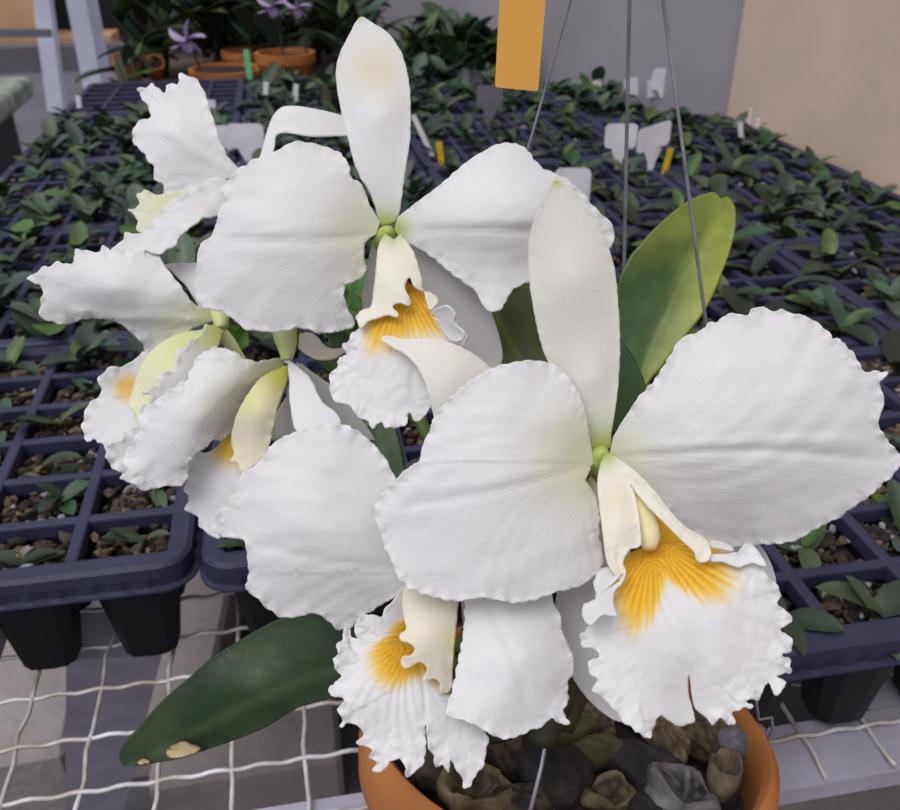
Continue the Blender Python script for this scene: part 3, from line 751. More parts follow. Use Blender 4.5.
lp = fB; surf('lip', fB, (654, 543),
     TB([(185, 320), (160, 352), (145, 372), (120, 358), (100, 368), (88, 400), (95, 438), (85, 448), (62, 458), (60, 490), (76, 510), (55, 535), (58, 565), (90, 572), (100, 590), (72, 610), (82, 640), (98, 652), (85, 680), (112, 700), (145, 735), (163, 762), (185, 775), (205, 790), (233, 806), (245, 775), (262, 745), (285, 760), (310, 772), (350, 762), (348, 735), (336, 692), (334, 655), (336, 636), (340, 655), (344, 692), (352, 725), (370, 742), (385, 755), (400, 771), (418, 752), (440, 770), (456, 768), (452, 738), (475, 728), (502, 722), (482, 702), (515, 705), (530, 680), (545, 660), (560, 690), (574, 688), (587, 660), (565, 640), (602, 632), (598, 600), (582, 583), (606, 575), (602, 540), (575, 522), (606, 500), (592, 474), (568, 455), (577, 428), (562, 400), (540, 380), (525, 350), (508, 308), (485, 298), (462, 320), (440, 300), (400, 288), (380, 300)]),
     [(654, 543, 226), (610, 600, 214), (585, 640, 211), (600, 700, 206), (650, 735, 203), (688, 690, 207), (680, 620, 208), (730, 720, 206), (790, 640, 213), (770, 560, 217), (720, 560, 218), (700, 590, 213), (640, 600, 211), (688, 730, 208)], seed=7,
     frill=(1.5, 1.5), f0=.6, grid=2.0, fine=1.9, quiet=((688, 688, 32),), waves=1.2,
     pig=lip_pig(654, 543, [(-60, 30), (-20, 55), (10, 85), (25, 98), (40, 100), (50, 84), (60, 62), (71, 44), (82, 60), (90, 84), (104, 106), (118, 88), (135, 66), (160, 50), (190, 30)]))
surf('throat', lp, TB([(190, 150), (200, 200), (210, 250), (215, 325)]), TB([(190, 140), (240, 190), (300, 260), (350, 330)]),
     [(635, 490, 231), (640, 550, 229), (690, 550, 226)], seed=8, frill=(0, 0), waves=.2, tint=YEL*.75+ORA*.25)
b_ = ptube('column', lp, [(626, 482, 230), (640, 510, 226), (648, 535, 221), (650, 549, 219)], [2, 2.8, 3.1, 1.6], srgb(236, 222, 170))
surf('side_lobe', lp, (607, 453),
     TB([(112, 66), (98, 130), (103, 200), (112, 270), (120, 330), (128, 355), (148, 385), (166, 393), (172, 368), (165, 345), (180, 314), (205, 306), (212, 288), (206, 220), (196, 170), (183, 140), (196, 160), (225, 195), (270, 240), (320, 290), (350, 318), (356, 338), (372, 346), (390, 338), (394, 316), (378, 284), (330, 255), (290, 215), (255, 170), (215, 125), (175, 90), (134, 62)]),
     [(607, 453, 232), (600, 500, 225), (615, 500, 221), (637, 495, 225), (610, 570, 213), (640, 545, 216), (622, 520, 216), (640, 475, 225), (700, 545, 216), (660, 510, 220), (655, 495, 220)], seed=9, bulge=-.6, frill=(.5, .3), waves=.3, tooth=.5, tint=CREAM*.6+WHITE*.4, green=[(604, 452, 15, LIME), (615, 500, 14, CREAM*.97)], grid=3.2, fine=1.8, rim=.7)
surf('frill', lp, (602, 594), [(623, 573), (617, 577), (609, 570), (600, 571), (594, 584), (597, 597), (590, 602), (583, 607), (583, 617), (590, 625), (602, 615), (616, 616), (613, 603), (614, 591), (621, 584), (625, 578)],
     [(610, 590, 209.5), (585, 615, 207.5), (620, 575, 212)], seed=91, frill=(.5, .3), waves=.3, fine=1.8, rim=.8)
surf('frill', lp, (735, 552), [(706, 546), (713, 541), (728, 545), (737, 553), (746, 544), (756, 549), (766, 566), (752, 563), (738, 567), (724, 562), (712, 561), (704, 555)],
     [(735, 552, 216), (710, 550, 216.5), (760, 558, 215)], seed=92, frill=(.5, .3), waves=.3, fine=1.8, rim=.8)
# ---- flower A: upper centre
DZ = -14.0
fA = ptube('flower', plant, [(380, 246, 298), (384, 240, 290), (387, 234, 285), (389, 229, 282)], [3, 3.2, 2.8, 1.2], GST)
tag(fA, 'white flower at the upper centre, facing the viewer')
surf('dorsal_sepal', fA, [(380, 226), (388, 225), (396, 222)],
     T(300, 0, 1/3, [(232, 662), (225, 620), (205, 570), (180, 530), (160, 480), (145, 420), (125, 340), (112, 270), (108, 210), (120, 160), (150, 100), (180, 52), (220, 70), (265, 100), (300, 150), (318, 200), (330, 270), (332, 350), (330, 420), (318, 500), (308, 570), (300, 630), (290, 662)]),
     [(388, 225, 288), (345, 120, 289), (410, 120, 288), (378, 120, 284), (360, 17, 292), (380, 180, 286)], seed=12, frill=(.15, .4), waves=.3, green=[(386, 226, 17, LIME), (375, 70, 26, CREAM*.9), (360, 17, 5, GPL)])
surf('petal', fA, (376, 234),
     [(380, 222), (370, 205), (360, 182), (352, 179), (348, 164), (340, 153), (328, 148), (317, 144), (308, 143), (296, 141), (283, 147), (272, 153), (259, 157), (245, 165), (235, 172), (227, 183), (221, 191), (225, 201), (218, 212), (217, 221), (211, 236), (201, 244), (197, 259), (196, 275), (195, 290), (202, 307), (215, 310), (230, 317), (245, 329), (262, 331), (277, 332), (300, 328), (320, 333), (340, 331), (355, 325), (350, 313), (345, 300), (344, 288), (352, 282), (361, 279), (366, 270), (364, 255), (365, 244), (370, 238)],
     [(376, 234, 286), (345, 165, 282), (296, 141, 282), (225, 190, 279), (196, 275, 279), (262, 331, 280), (350, 325, 284), (280, 230, 273), (330, 270, 278)], seed=13,
     frill=(.8, 1.2), f0=.68, creases=((.45, .02, .9),), green=[(378, 232, 20, LIME), (372, 232, 40, PALE*.4+WHITE*.6)], waves=1.0)
surf('petal', fA, (394, 230),
     [(398, 217), (420, 200), (440, 185), (457, 170), (466, 163), (477, 155), (490, 148), (503, 143), (520, 145), (530, 153), (537, 163), (550, 172), (563, 177), (580, 190), (590, 202), (600, 213), (612, 224), (614, 240), (607, 251), (590, 262), (560, 272), (530, 282), (513, 290), (502, 308), (492, 312), (482, 305), (477, 293), (460, 280), (447, 270), (429, 255), (410, 244), (398, 236)],
     [(394, 230, 285), (457, 170, 285), (510, 145, 284), (612, 230, 280), (530, 282, 284), (492, 310, 281), (447, 270, 286), (510, 210, 275), (460, 220, 279)], seed=14,
     frill=(.8, 1.2), f0=.68, creases=((.52, .02, 1.2), (.49, .02, -.8)), green=[(394, 230, 16, LIME)], waves=.9)
surf('lateral_sepal', fA, (398, 238),
     T(320, 220, .2717, [(330, 60), (400, 120), (560, 220), (625, 330), (660, 430), (672, 500), (655, 545), (600, 550), (500, 500), (420, 380), (340, 200)]),
     [(398, 238, 290), (500, 350, 302), (430, 330, 300)], seed=15, frill=(.2, .3), waves=.4, tint=WHITE*.97, curl=-1)
surf('lateral_sepal', fA, (376, 240), [(370, 250), (366, 275), (362, 300), (368, 330), (380, 345), (395, 330), (398, 290), (392, 255)],
     [(376, 240, 292), (380, 340, 300)], seed=16, frill=(.2, .3), waves=.4, tint=WHITE*.97)
TA = lambda p: T(320, 220, .2717, p)
lp = fA; surf('lip', fA, (404, 280),
     TA([(190, 320), (150, 335), (135, 360), (148, 400), (118, 412), (110, 440), (85, 458), (95, 490), (68, 518), (65, 545), (40, 560), (36, 600), (40, 640), (60, 670), (108, 682), (128, 715), (170, 740), (200, 766), (222, 740), (245, 762), (310, 757), (328, 712), (350, 738), (377, 732), (398, 700), (412, 680), (430, 620), (470, 560), (520, 500), (540, 430), (505, 395), (498, 350), (470, 318), (440, 345), (420, 300), (380, 262)]),
     [(404, 282, 276), (366, 330, 267), (332, 385, 265), (375, 425, 261), (410, 420, 262), (400, 360, 264), (455, 330, 268), (440, 400, 263)], seed=17,
     frill=(1.4, 1.5), f0=.6, grid=2.0, fine=1.9, waves=1.1, creases=((.55, .015, .8),),
     pig=lip_pig(404, 278, [(-90, 40), (20, 44), (45, 66), (56, 75), (75, 68), (90, 70), (105, 84), (116, 92), (130, 66), (160, 40), (200, 20), (260, 30)], freq=52))
surf('side_lobe', lp, (394, 240),
     TA([(240, 50), (215, 100), (205, 200), (195, 280), (185, 325), (150, 335), (137, 365), (150, 400), (180, 372), (220, 360), (250, 350), (280, 360), (288, 345), (268, 318), (290, 306), (325, 315), (336, 300), (320, 270), (313, 238), (330, 212), (345, 243), (370, 260), (400, 265), (430, 283), (433, 310), (405, 333), (392, 300), (380, 255), (365, 180), (340, 110), (300, 50)]),
     [(394, 238, 281), (375, 300, 269), (360, 325, 265), (405, 290, 266), (430, 300, 269), (392, 270, 270)], seed=18, frill=(.4, .4), f0=.75, waves=.3, bulge=-1, tint=CREAM*.55+WHITE*.45, green=[(391, 229, 14, LIME)], nt=300)

surf('frill', lp, (443, 320), [(430, 312), (437, 308), (448, 306), (456, 315), (455, 323), (465, 333), (461, 341), (450, 340), (440, 326), (432, 316)],
     [(443, 320, 263), (433, 312, 264), (460, 338, 262)], seed=93, frill=(.5, .3), waves=.2, fine=1.8, rim=.8)
DZ = 0.0
# ---- flower C: bottom left of centre
fC = ptube('flower', plant, [(452, 590, 262), (447, 585, 256), (440, 582, 250), (432, 582, 246)], [3, 3, 2.4, 1], GST)
tag(fC, 'white flower at the bottom centre, tucked under the largest flower')
surf('dorsal_sepal', fC, (476, 450),
     [(440, 435), (434, 418), (431, 405), (426, 386), (418, 369), (407, 356), (393, 348), (382, 341), (383, 336), (392, 336), (402, 339), (429, 339), (448, 342), (467, 350), (483, 361), (492, 372), (500, 400), (500, 440)],
     [(476, 450, 246), (383, 338, 248), (430, 350, 243), (440, 390, 241), (490, 372, 245)], seed=21, frill=(.1, .3), waves=.2, tint=CREAM*.35+WHITE*.65, bulge=-1)
surf('petal', fC, (425, 572),
     [(410, 500), (395, 477), (385, 458), (367, 438), (352, 428), (338, 424), (322, 425), (303, 429), (297, 432), (287, 435), (270, 446), (267, 453), (254, 466), (243, 472), (238, 483), (234, 489), (236, 497), (224, 507), (214, 516), (211, 527), (219, 535), (231, 538), (244, 541), (247, 556), (249, 573), (246, 588), (257, 598), (267, 608), (281, 617), (297, 617), (312, 613), (325, 618), (337, 629), (350, 628), (366, 615), (390, 600), (415, 590)],
     [(425, 572, 246), (395, 477, 246), (322, 425, 245), (215, 520, 243), (250, 590, 243), (340, 628, 247), (310, 520, 236), (360, 560, 240)], seed=22,
     frill=(.9, 1.3), f0=.66, creases=((.56, .02, .9),), waves=1.2)
surf('petal', fC, (470, 572),
     T(320, 570, .3, [(480, 60), (482, 150), (476, 220), (455, 330), (440, 400), (422, 480), (470, 500), (500, 510), (530, 525), (570, 547), (600, 560), (620, 563), (660, 555), (700, 535), (745, 518), (775, 490), (790, 508), (808, 515), (832, 508), (812, 475), (828, 430), (825, 380), (845, 340), (845, 300), (828, 250), (805, 200), (803, 160), (775, 95), (760, 40), (700, 10)]),
     [(470, 572, 244), (448, 700, 225), (460, 660, 230), (520, 735, 225), (570, 690, 231), (560, 600, 239), (515, 660, 225)], seed=23, frill=(1.0, 1.3), f0=.6, creases=((.52, .02, .7), (.48, .02, -.5)), waves=1.1)
surf('lateral_sepal', fC, (460, 575), [(461, 590), (462, 612), (464, 626), (468, 634), (480, 620), (482, 590)], [(460, 575, 252), (470, 630, 253)], seed=24, frill=(.1, .2), waves=.2, tint=CREAM*.5+WHITE*.5)
TC_ = lambda p: T(320, 570, .3, p)
lp = fC; surf('lip', fC, (414, 642),
     TC_([(290, 30), (262, 70), (245, 100), (215, 132), (205, 155), (160, 148), (122, 168), (116, 205), (128, 228), (105, 218), (95, 182), (76, 205), (78, 230), (54, 250), (62, 280), (44, 300), (53, 330), (70, 355), (42, 382), (28, 412), (60, 422), (82, 440), (55, 468), (75, 488), (68, 522), (105, 510), (135, 528), (145, 550), (123, 577), (150, 588), (176, 600), (162, 627), (192, 640), (173, 667), (206, 672), (235, 640), (265, 630), (283, 655), (288, 687), (316, 675), (345, 640), (353, 590), (351, 530), (352, 518), (357, 545), (360, 590), (380, 620), (383, 657), (410, 650), (430, 677), (433, 632), (450, 660), (473, 690), (477, 727), (502, 718), (520, 680), (545, 652), (556, 590), (563, 562), (540, 530), (505, 500), (470, 470), (440, 420), (430, 390)]),
     [(414, 642, 240), (405, 590, 245), (365, 625, 236), (335, 690, 230), (375, 760, 226), (424, 730, 228), (430, 700, 230), (465, 785, 228), (485, 740, 231), (450, 690, 235), (385, 670, 231)], seed=25,
     frill=(1.4, 1.3), f0=.6, grid=2.0, fine=1.9, waves=1.1, creases=((.66, .01, .8),),
     pig=lip_pig(414, 636, [(-90, 20), (40, 70), (60, 78), (72, 45), (90, 48), (110, 62), (125, 66), (145, 60), (160, 54), (180, 30), (215, 26), (255, 18)], freq=40))
surf('side_lobe', lp, TC_([(285, 45), (310, 30), (350, 25), (400, 30), (462, 50)]),
     TC_([(278, 62), (274, 100), (280, 160), (287, 198), (268, 212), (268, 235), (300, 245), (314, 265), (300, 285), (275, 290), (270, 312), (288, 329), (330, 308), (357, 328), (342, 370), (380, 363), (400, 380), (404, 412), (428, 408), (440, 385), (442, 330), (450, 220), (460, 120), (464, 70)]),
     [(405, 590, 243), (455, 590, 243), (405, 660, 229), (450, 680, 233), (425, 630, 230)], seed=26, frill=(.4, .3), f0=.75, waves=.25, bulge=-.8, tint=CREAM*.8+WHITE*.2, nt=280, ns=30, green=[(455, 640, 12, PALE)])

# ---- flower D: left centre, seen from the side
fD = ptube('flower', plant, [(284, 320, 288), (285, 335, 285), (287, 348, 282), (287, 360, 281)], [3.6, 3.9, 3.0, 1.8], GPL)
tag(fD, 'white flower at the left seen from its side, beside the centre stalk')
T1 = lambda p: T(70, 290, .2111, p)
T2 = lambda p: T(170, 320, .2714, p)
surf('petal', fD, (284, 360),
     T(0, 270, 1/3, [(850, 262), (800, 270), (760, 275), (735, 265), (700, 245), (670, 235), (640, 232), (610, 250), (590, 262), (560, 330), (520, 350), (470, 390), (430, 420), (410, 470), (400, 520), (370, 560), (380, 600), (362, 625), (395, 640), (430, 662), (470, 655), (500, 648), (535, 650), (562, 630), (567, 600), (575, 562), (600, 545), (625, 520), (660, 508), (692, 488), (715, 440), (745, 395), (800, 330), (850, 290)]),
     [(284, 360, 282), (205, 352, 274), (130, 420, 270), (125, 475, 268), (185, 485, 270), (230, 432, 278), (260, 385, 281), (200, 420, 264), (240, 380, 272)], seed=31,
     frill=(1.5, 1.7), tooth=1.3, waves=1.0, creases=((.62, .02, .8),), green=[(284, 360, 16, GST), (240, 410, 34, PALE*.35+WHITE*.65), (265, 378, 24, PALE*.7+WHITE*.3)])
lp = fD; surf('lip', fD, (236, 452),
     T2([(250, 350), (232, 410), (212, 412), (195, 432), (182, 458), (150, 483), (120, 488), (85, 495), (72, 520), (70, 555), (62, 600), (48, 630), (72, 650), (58, 700), (98, 720), (110, 762), (150, 792), (185, 800), (215, 720), (262, 620), (290, 560), (270, 520), (262, 470)]),
     [(236, 452, 279), (190, 500, 282), (210, 530, 280), (240, 480, 276), (200, 470, 280)], seed=32, frill=(1.2, 1.3), waves=.7,
     pig=soft_pig(231, 447, 30, k=.95))
surf('side_lobe', lp, (284, 366),
     T2([(405, 178), (340, 210), (290, 270), (250, 340), (232, 400), (226, 450), (236, 490), (222, 522), (250, 530), (262, 562), (300, 545), (350, 500), (375, 430), (395, 330), (420, 260), (440, 200), (436, 170)]),
     [(284, 366, 280), (232, 440, 274), (240, 470, 271), (275, 440, 272), (262, 410, 268), (280, 390, 275)], seed=33, frill=(.3, .4), f0=.75, waves=.2, bulge=-1.5, tint=CREAM, green=[(284, 372, 30, srgb(190, 190, 70)), (250, 400, 16, PALE)])
surf('petal', fD, (288, 364),
     T2([(415, 155), (440, 148), (480, 180), (520, 220), (560, 300), (610, 340), (630, 385), (590, 420), (540, 440), (490, 430), (460, 400), (447, 340), (440, 280), (440, 220)]),
     [(288, 364, 280), (340, 425, 264), (300, 430, 266)], seed=34, frill=(.3, .4), waves=.4, bulge=-1.2)
surf('lateral_sepal', fD, (288, 385), T2([(430, 280), (395, 340), (386, 390), (398, 445), (430, 470), (490, 440), (470, 330)]), [(288, 385, 283), (275, 430, 286)], seed=35, frill=(.2, .3), waves=.3, tint=WHITE*.95)
surf('dorsal_sepal', fD, (296, 362), [(302, 364), (315, 374), (332, 386), (346, 400), (362, 420), (376, 442), (390, 480), (370, 490), (345, 470), (322, 440), (306, 400)],
     [(296, 362, 284), (375, 440, 300), (330, 440, 296)], seed=36, frill=(.2, .3), waves=.4, tint=WHITE*.97)
surf('lateral_sepal', fD, [(299, 334), (310, 333), (318, 338), (324, 345), (332, 349), (345, 348)], [(298, 348), (306, 354), (316, 359), (326, 360), (336, 358), (346, 352)],
     [(299, 340, 286), (345, 350, 292), (320, 352, 286)], seed=37, frill=(.1, .2), waves=.2, tint=CREAM*.5+WHITE*.5, ns=14)

# ---- flower E: far left
fE = ptube('flower', plant, [(219, 298, 297), (219, 308, 294), (221, 320, 291), (222, 328, 290)], [2.6, 3.4, 2.8, 2], GPL)
tag(fE, 'white flower at the far left, its pale green tube turned to the left')
Z8 = lambda p: T(0, 180, .26667, p)
surf('petal', fE, (214, 320),
     Z8([(790, 490), (760, 478), (720, 458), (680, 400), (625, 330), (590, 278), (555, 262), (500, 270), (455, 262), (418, 265), (385, 246), (372, 270), (320, 265), (284, 260), (276, 308), (240, 315), (215, 305), (185, 325), (160, 325), (140, 345), (100, 372), (130, 385), (160, 408), (155, 450), (148, 490), (170, 530), (200, 528), (220, 540), (260, 540), (300, 525), (340, 518), (400, 520), (440, 532), (490, 570), (540, 622), (543, 655), (580, 640), (640, 610), (720, 560), (770, 540)]),
     [(214, 320, 291), (160, 255, 291), (100, 250, 286), (30, 280, 284), (45, 320, 286), (100, 318, 290), (145, 350, 296), (110, 290, 279), (160, 295, 284)], seed=41,
     frill=(1.0, 1.3), f0=.66, waves=1.0, creases=((.57, .02, -1.6), (.62, .03, 1.0)), green=[(212, 320, 26, GPL), (180, 330, 24, PALE*.5+WHITE*.5)])
surf('dorsal_sepal', fE, (205, 318), Z8([(700, 400), (640, 340), (612, 322), (640, 314), (700, 312), (750, 318), (790, 400), (770, 460)]),
     [(205, 318, 294), (175, 265, 300), (200, 268, 300)], seed=42, frill=(.1, .2), waves=.2)
lp = fE; surf('lip', fE, T1([(380, 300), (390, 420), (400, 560), (330, 700)]),
     T1([(345, 290), (300, 335), (262, 350), (240, 368), (205, 360), (180, 366), (170, 384), (150, 400), (128, 425), (140, 450), (150, 480), (130, 510), (98, 530), (70, 570), (64, 620), (54, 650), (68, 690), (80, 722), (112, 710), (150, 730), (172, 760), (190, 800), (230, 810)]),
     [(150, 350, 292), (105, 370, 290), (83, 430, 286), (110, 460, 284), (130, 390, 292), (140, 430, 286)], seed=43, frill=(1.4, 1.3), f0=.4, waves=.8,
     pig=soft_pig(128, 388, 21, k=.85))
surf('side_lobe', lp, (218, 326),
     T1([(690, 160), (620, 190), (560, 197), (480, 222), (400, 275), (345, 340), (310, 430), (290, 500), (275, 540), (300, 570), (310, 600), (335, 632), (400, 600), (500, 480), (600, 360), (680, 250), (710, 200)]),
     [(218, 326, 290), (160, 345, 284), (135, 390, 284), (140, 425, 280), (190, 360, 280), (165, 380, 278)], seed=44, frill=(.3, .4), f0=.75, waves=.2, bulge=-1, tint=srgb(232, 232, 200), green=[(190, 345, 34, srgb(216, 220, 160)), (218, 326, 14, GST)])
surf('petal', fE, T1([(725, 190), (700, 270), (640, 330), (570, 420), (470, 560), (420, 700), (360, 860)]),
     T1([(640, 160), (622, 200), (605, 225), (560, 238), (545, 270), (502, 298), (505, 350), (470, 385), (440, 385), (418, 412), (425, 440), (380, 470), (342, 488), (392, 512), (330, 562), (370, 600), (300, 650), (255, 670), (240, 710), (180, 730), (172, 780), (190, 830), (250, 870), (330, 880)]),
     [(222, 326, 286), (175, 355, 274), (145, 400, 271), (110, 450, 270), (180, 400, 274), (150, 450, 272)], seed=45, tooth=1.6, frill=(1.6, 1.6), f0=.4, waves=.6, green=[(218, 335, 22, srgb(205, 212, 120))], ns=28)
surf('lateral_sepal', fE, (222, 326), [(226, 328), (234, 338), (241, 350), (247, 362), (236, 362), (226, 350), (220, 338)], [(222, 326, 291), (245, 362, 293)], seed=46, frill=(.1, .2), waves=.2, tint=srgb(214, 216, 170), ns=16)

# ---- flower F: upper left, half hidden
fF = ptube('flower', plant, [(262, 205, 314), (252, 192, 308), (244, 180, 304), (238, 176, 302)], [2.8, 3.0, 2.4, 1.5], GPL)
tag(fF, 'white flower at the upper left, half hidden behind the upper centre flower')
T3 = lambda p: T(120, 60, .26667, p)
surf('petal', fF, (242, 176),
     T3([(440, 400), (415, 375), (385, 325), (365, 270), (350, 220), (335, 175), (320, 130), (305, 100), (290, 76), (258, 60), (222, 54), (216, 95), (195, 88), (178, 98), (165, 122), (140, 105), (122, 88), (105, 100), (64, 110), (80, 135), (95, 160), (118, 208), (90, 222), (68, 232), (50, 262), (48, 300), (68, 330), (90, 352), (110, 385), (130, 400), (125, 440), (160, 468), (172, 505), (240, 500), (300, 490), (380, 450)]),
     [(242, 176, 303), (205, 85, 312), (137, 88, 308), (133, 130, 304), (160, 185, 302), (180, 130, 299)], seed=51, frill=(1.1, 1.3), f0=.66, waves=.9, creases=((.57, .022, -1.8), (.52, .03, .9)))
lp = fF; surf('lip', fF, T3([(320, 480), (260, 520), (180, 590), (100, 660)]),
     T3([(300, 470), (240, 490), (180, 497), (130, 505), (112, 490), (92, 485), (80, 500), (62, 505), (72, 540), (58, 556), (32, 560), (50, 580), (66, 600), (62, 635), (85, 655)]),
     [(200, 190, 300), (140, 200, 298), (145, 230, 296)], seed=52, frill=(1.0, 1.3), f0=.5, waves=.4, tint=srgb(232, 232, 216), green=[(165, 205, 24, srgb(226, 228, 190))])
surf('petal', fF, (236, 182),
     Z8([(800, -10), (760, 15), (700, 50), (640, 82), (600, 120), (560, 170), (538, 197), (500, 200), (470, 198), (462, 220), (440, 245), (415, 262), (430, 300), (470, 332), (520, 342), (545, 332), (543, 270), (560, 268), (592, 280), (625, 262), (660, 245), (668, 222), (700, 190), (735, 165), (760, 145), (800, 140), (830, 120), (850, 60)]),
     [(236, 182, 300), (150, 230, 291), (125, 262, 288), (180, 240, 289), (190, 205, 290)], seed=53, frill=(.8, 1.0), f0=.6, waves=.6, creases=((.6, .03, -.8),))
surf('dorsal_sepal', fF, T3([(522, 375), (538, 320), (550, 275), (572, 215), (608, 178), (660, 174), (720, 182), (820, 205), (900, 235)]),
     T3([(572, 360), (580, 320), (584, 290), (596, 276), (630, 274), (680, 282), (730, 288), (840, 285), (920, 290)]),
     [(265, 150, 300), (300, 110, 304), (350, 120, 306), (300, 135, 299)], seed=54, frill=(.1, .2), waves=.2, ns=18)

# ---- stalks, pseudobulbs and leaves of the plant
rootpx = (560, 735)
def stalk(pts, rs, col=GDK, name='stalk'): ptube(name, plant, pts, rs, col)
stalk([(470, 560, 285), (455, 480, 290), (420, 420, 298), (400, 330, 300), (378, 246, 284)], [2.6, 2.4, 2.2, 2, 2])
stalk([(455, 480, 290), (520, 480, 270), (598, 470, 252)], [2.2, 2, 2])
stalk([(470, 560, 285), (462, 580, 272), (452, 590, 262)], [2.2, 2, 2])
stalk([(420, 420, 298), (350, 380, 300), (300, 340, 296), (284, 320, 288)], [2, 2, 2, 2.2])
stalk([(400, 330, 304), (320, 310, 308), (260, 312, 304), (236, 320, 298), (221, 312, 295)], [2, 2, 2, 2, 2])
stalk([(400, 330, 304), (330, 270, 318), (262, 205, 314)], [2, 2, 2])
stalk([(400, 720, 300), (470, 640, 292), (470, 560, 285)], [3, 4, 3])
def bulb(p0, p1, r, col=srgb(58, 56, 36)):
    a = np.array(p0, float); b2 = np.array(p1, float); ts = np.linspace(0, 1, 9)
    ptube('pseudobulb', plant, [tuple(a*(1-t)+b2*t) for t in ts], [r*(.35+.65*math.sin(math.pi*min(1, t*.9+.12))) for t in ts], col)
bulb((540, 745, 258), (590, 560, 268), 7); bulb((500, 742, 262), (470, 600, 280), 6.5); bulb((560, 730, 266), (620, 500, 290), 7); bulb((480, 735, 262), (430, 655, 268), 5)
bulb((552, 738, 285), (596, 720, 285), 4.0, srgb(72, 76, 42))
def leafpig(c1, c2, mfun):
    def f(X, Y, s, t, col):
        m_ = mfun(X, Y, s, t)[..., None]; return np.array(c1)*(1-m_)+np.array(c2)*m_
    return f
OL, YG, DG = srgb(72, 102, 56), srgb(156, 164, 68), srgb(44, 66, 40)
nzl = snoise(9, .02, .06)
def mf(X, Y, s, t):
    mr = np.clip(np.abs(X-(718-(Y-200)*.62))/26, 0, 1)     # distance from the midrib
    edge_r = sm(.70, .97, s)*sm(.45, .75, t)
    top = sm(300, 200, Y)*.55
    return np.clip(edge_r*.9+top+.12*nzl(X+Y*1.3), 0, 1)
surf('leaf', plant, [(612, 440), (616, 430), (622, 425), (628, 420)],
     [(608, 400), (611, 340), (617, 290), (626, 264), (640, 245), (662, 222), (688, 201), (705, 194), (714, 193), (720, 199), (728, 198), (735, 210), (734, 235), (723, 270), (706, 308), (684, 338), (662, 366), (645, 387), (628, 418)],
     [(618, 430, 292), (715, 196, 316), (650, 250, 300), (705, 300, 298), (672, 270, 306), (640, 340, 300)], seed=61, frill=(0, .2), waves=.5, matl='leaf', pig=leafpig(OL, YG, mf), thick=.0014, creases=((.52, .03, 1.8),))
surf('leaf', plant, (618, 440), [(606, 420), (608, 380), (612, 350), (618, 338), (626, 346), (636, 362), (645, 385), (640, 405), (625, 430)],
     [(618, 440, 284), (640, 380, 288), (612, 350, 288)], seed=62, frill=(0, .2), waves=.3, matl='leaf', pig=leafpig(srgb(62, 88, 48), DG, lambda X, Y, s, t: s*.3), thick=.0014)
surf('leaf', plant, [(520, 420), (535, 425), (550, 420)],
     [(503, 390), (497, 355), (492, 318), (498, 300), (512, 288), (530, 280), (552, 300), (560, 340), (556, 385), (552, 415)],
     [(535, 420, 298), (500, 310, 314), (555, 320, 318), (522, 340, 318)], seed=63, frill=(0, .2), waves=.4, matl='leaf', thick=.0014,
     pig=leafpig(srgb(84, 100, 54), srgb(104, 132, 52), lambda X, Y, s, t: np.exp(-((X-(497+(Y-317)*.5))/3.2)**2)))
T7 = lambda p: T(0, 540, 1/3, p)
def lf(X, Y, s, t):
    return np.exp(-((Y-(762-(X-130)*.50+((X-230)/105)**2*9))/6)**2)*.35+.12*nzl(X*2)
o = surf('leaf', plant, [(400, 690), (402, 672), (398, 650)],
     [(385, 690)]+T7([(1110, 432), (1000, 470), (900, 500), (800, 558), (700, 600), (608, 632), (560, 650), (500, 662), (420, 676), (375, 676), (362, 660), (361, 636), (380, 600), (420, 560), (480, 490), (560, 420), (640, 350), (720, 300), (790, 260), (840, 237), (900, 222), (960, 218), (1020, 228)])+[(370, 640), (392, 655)],
     [(400, 670, 276), (121, 760, 288), (240, 650, 284), (260, 730, 284), (250, 690, 278), (330, 650, 276)], seed=64, frill=(0, .15), waves=.3, matl='leaf', thick=.0016, ns=60, nt=260,
     pig=leafpig(srgb(48, 66, 42), srgb(96, 116, 78), lf))
# pale dry scars along the leaf's lower edge
def scar(pts, z, seed):
    surf('leaf_scar', o, (sum(p[0] for p in pts)/len(pts), sum(p[1] for p in pts)/len(pts)), pts+[pts[0]], [(180, 750, z)], seed=seed, frill=(.1, .4), waves=.1, ns=8, thick=.0006, matl='leaf',
         pig=lambda X, Y, s, t, col: np.array(srgb(206, 186, 142))*(1-sm(.82, 1, s)[..., None])+np.array(srgb(70, 50, 30))*sm(.82, 1, s)[..., None])
scar(T7([(497, 625), (520, 612), (548, 602), (580, 612), (602, 622), (600, 634), (560, 650), (515, 656), (497, 645)]), 281.5, 71)
scar(T7([(412, 662), (430, 654), (450, 660), (448, 670), (425, 675), (412, 672)]), 283.5, 72)
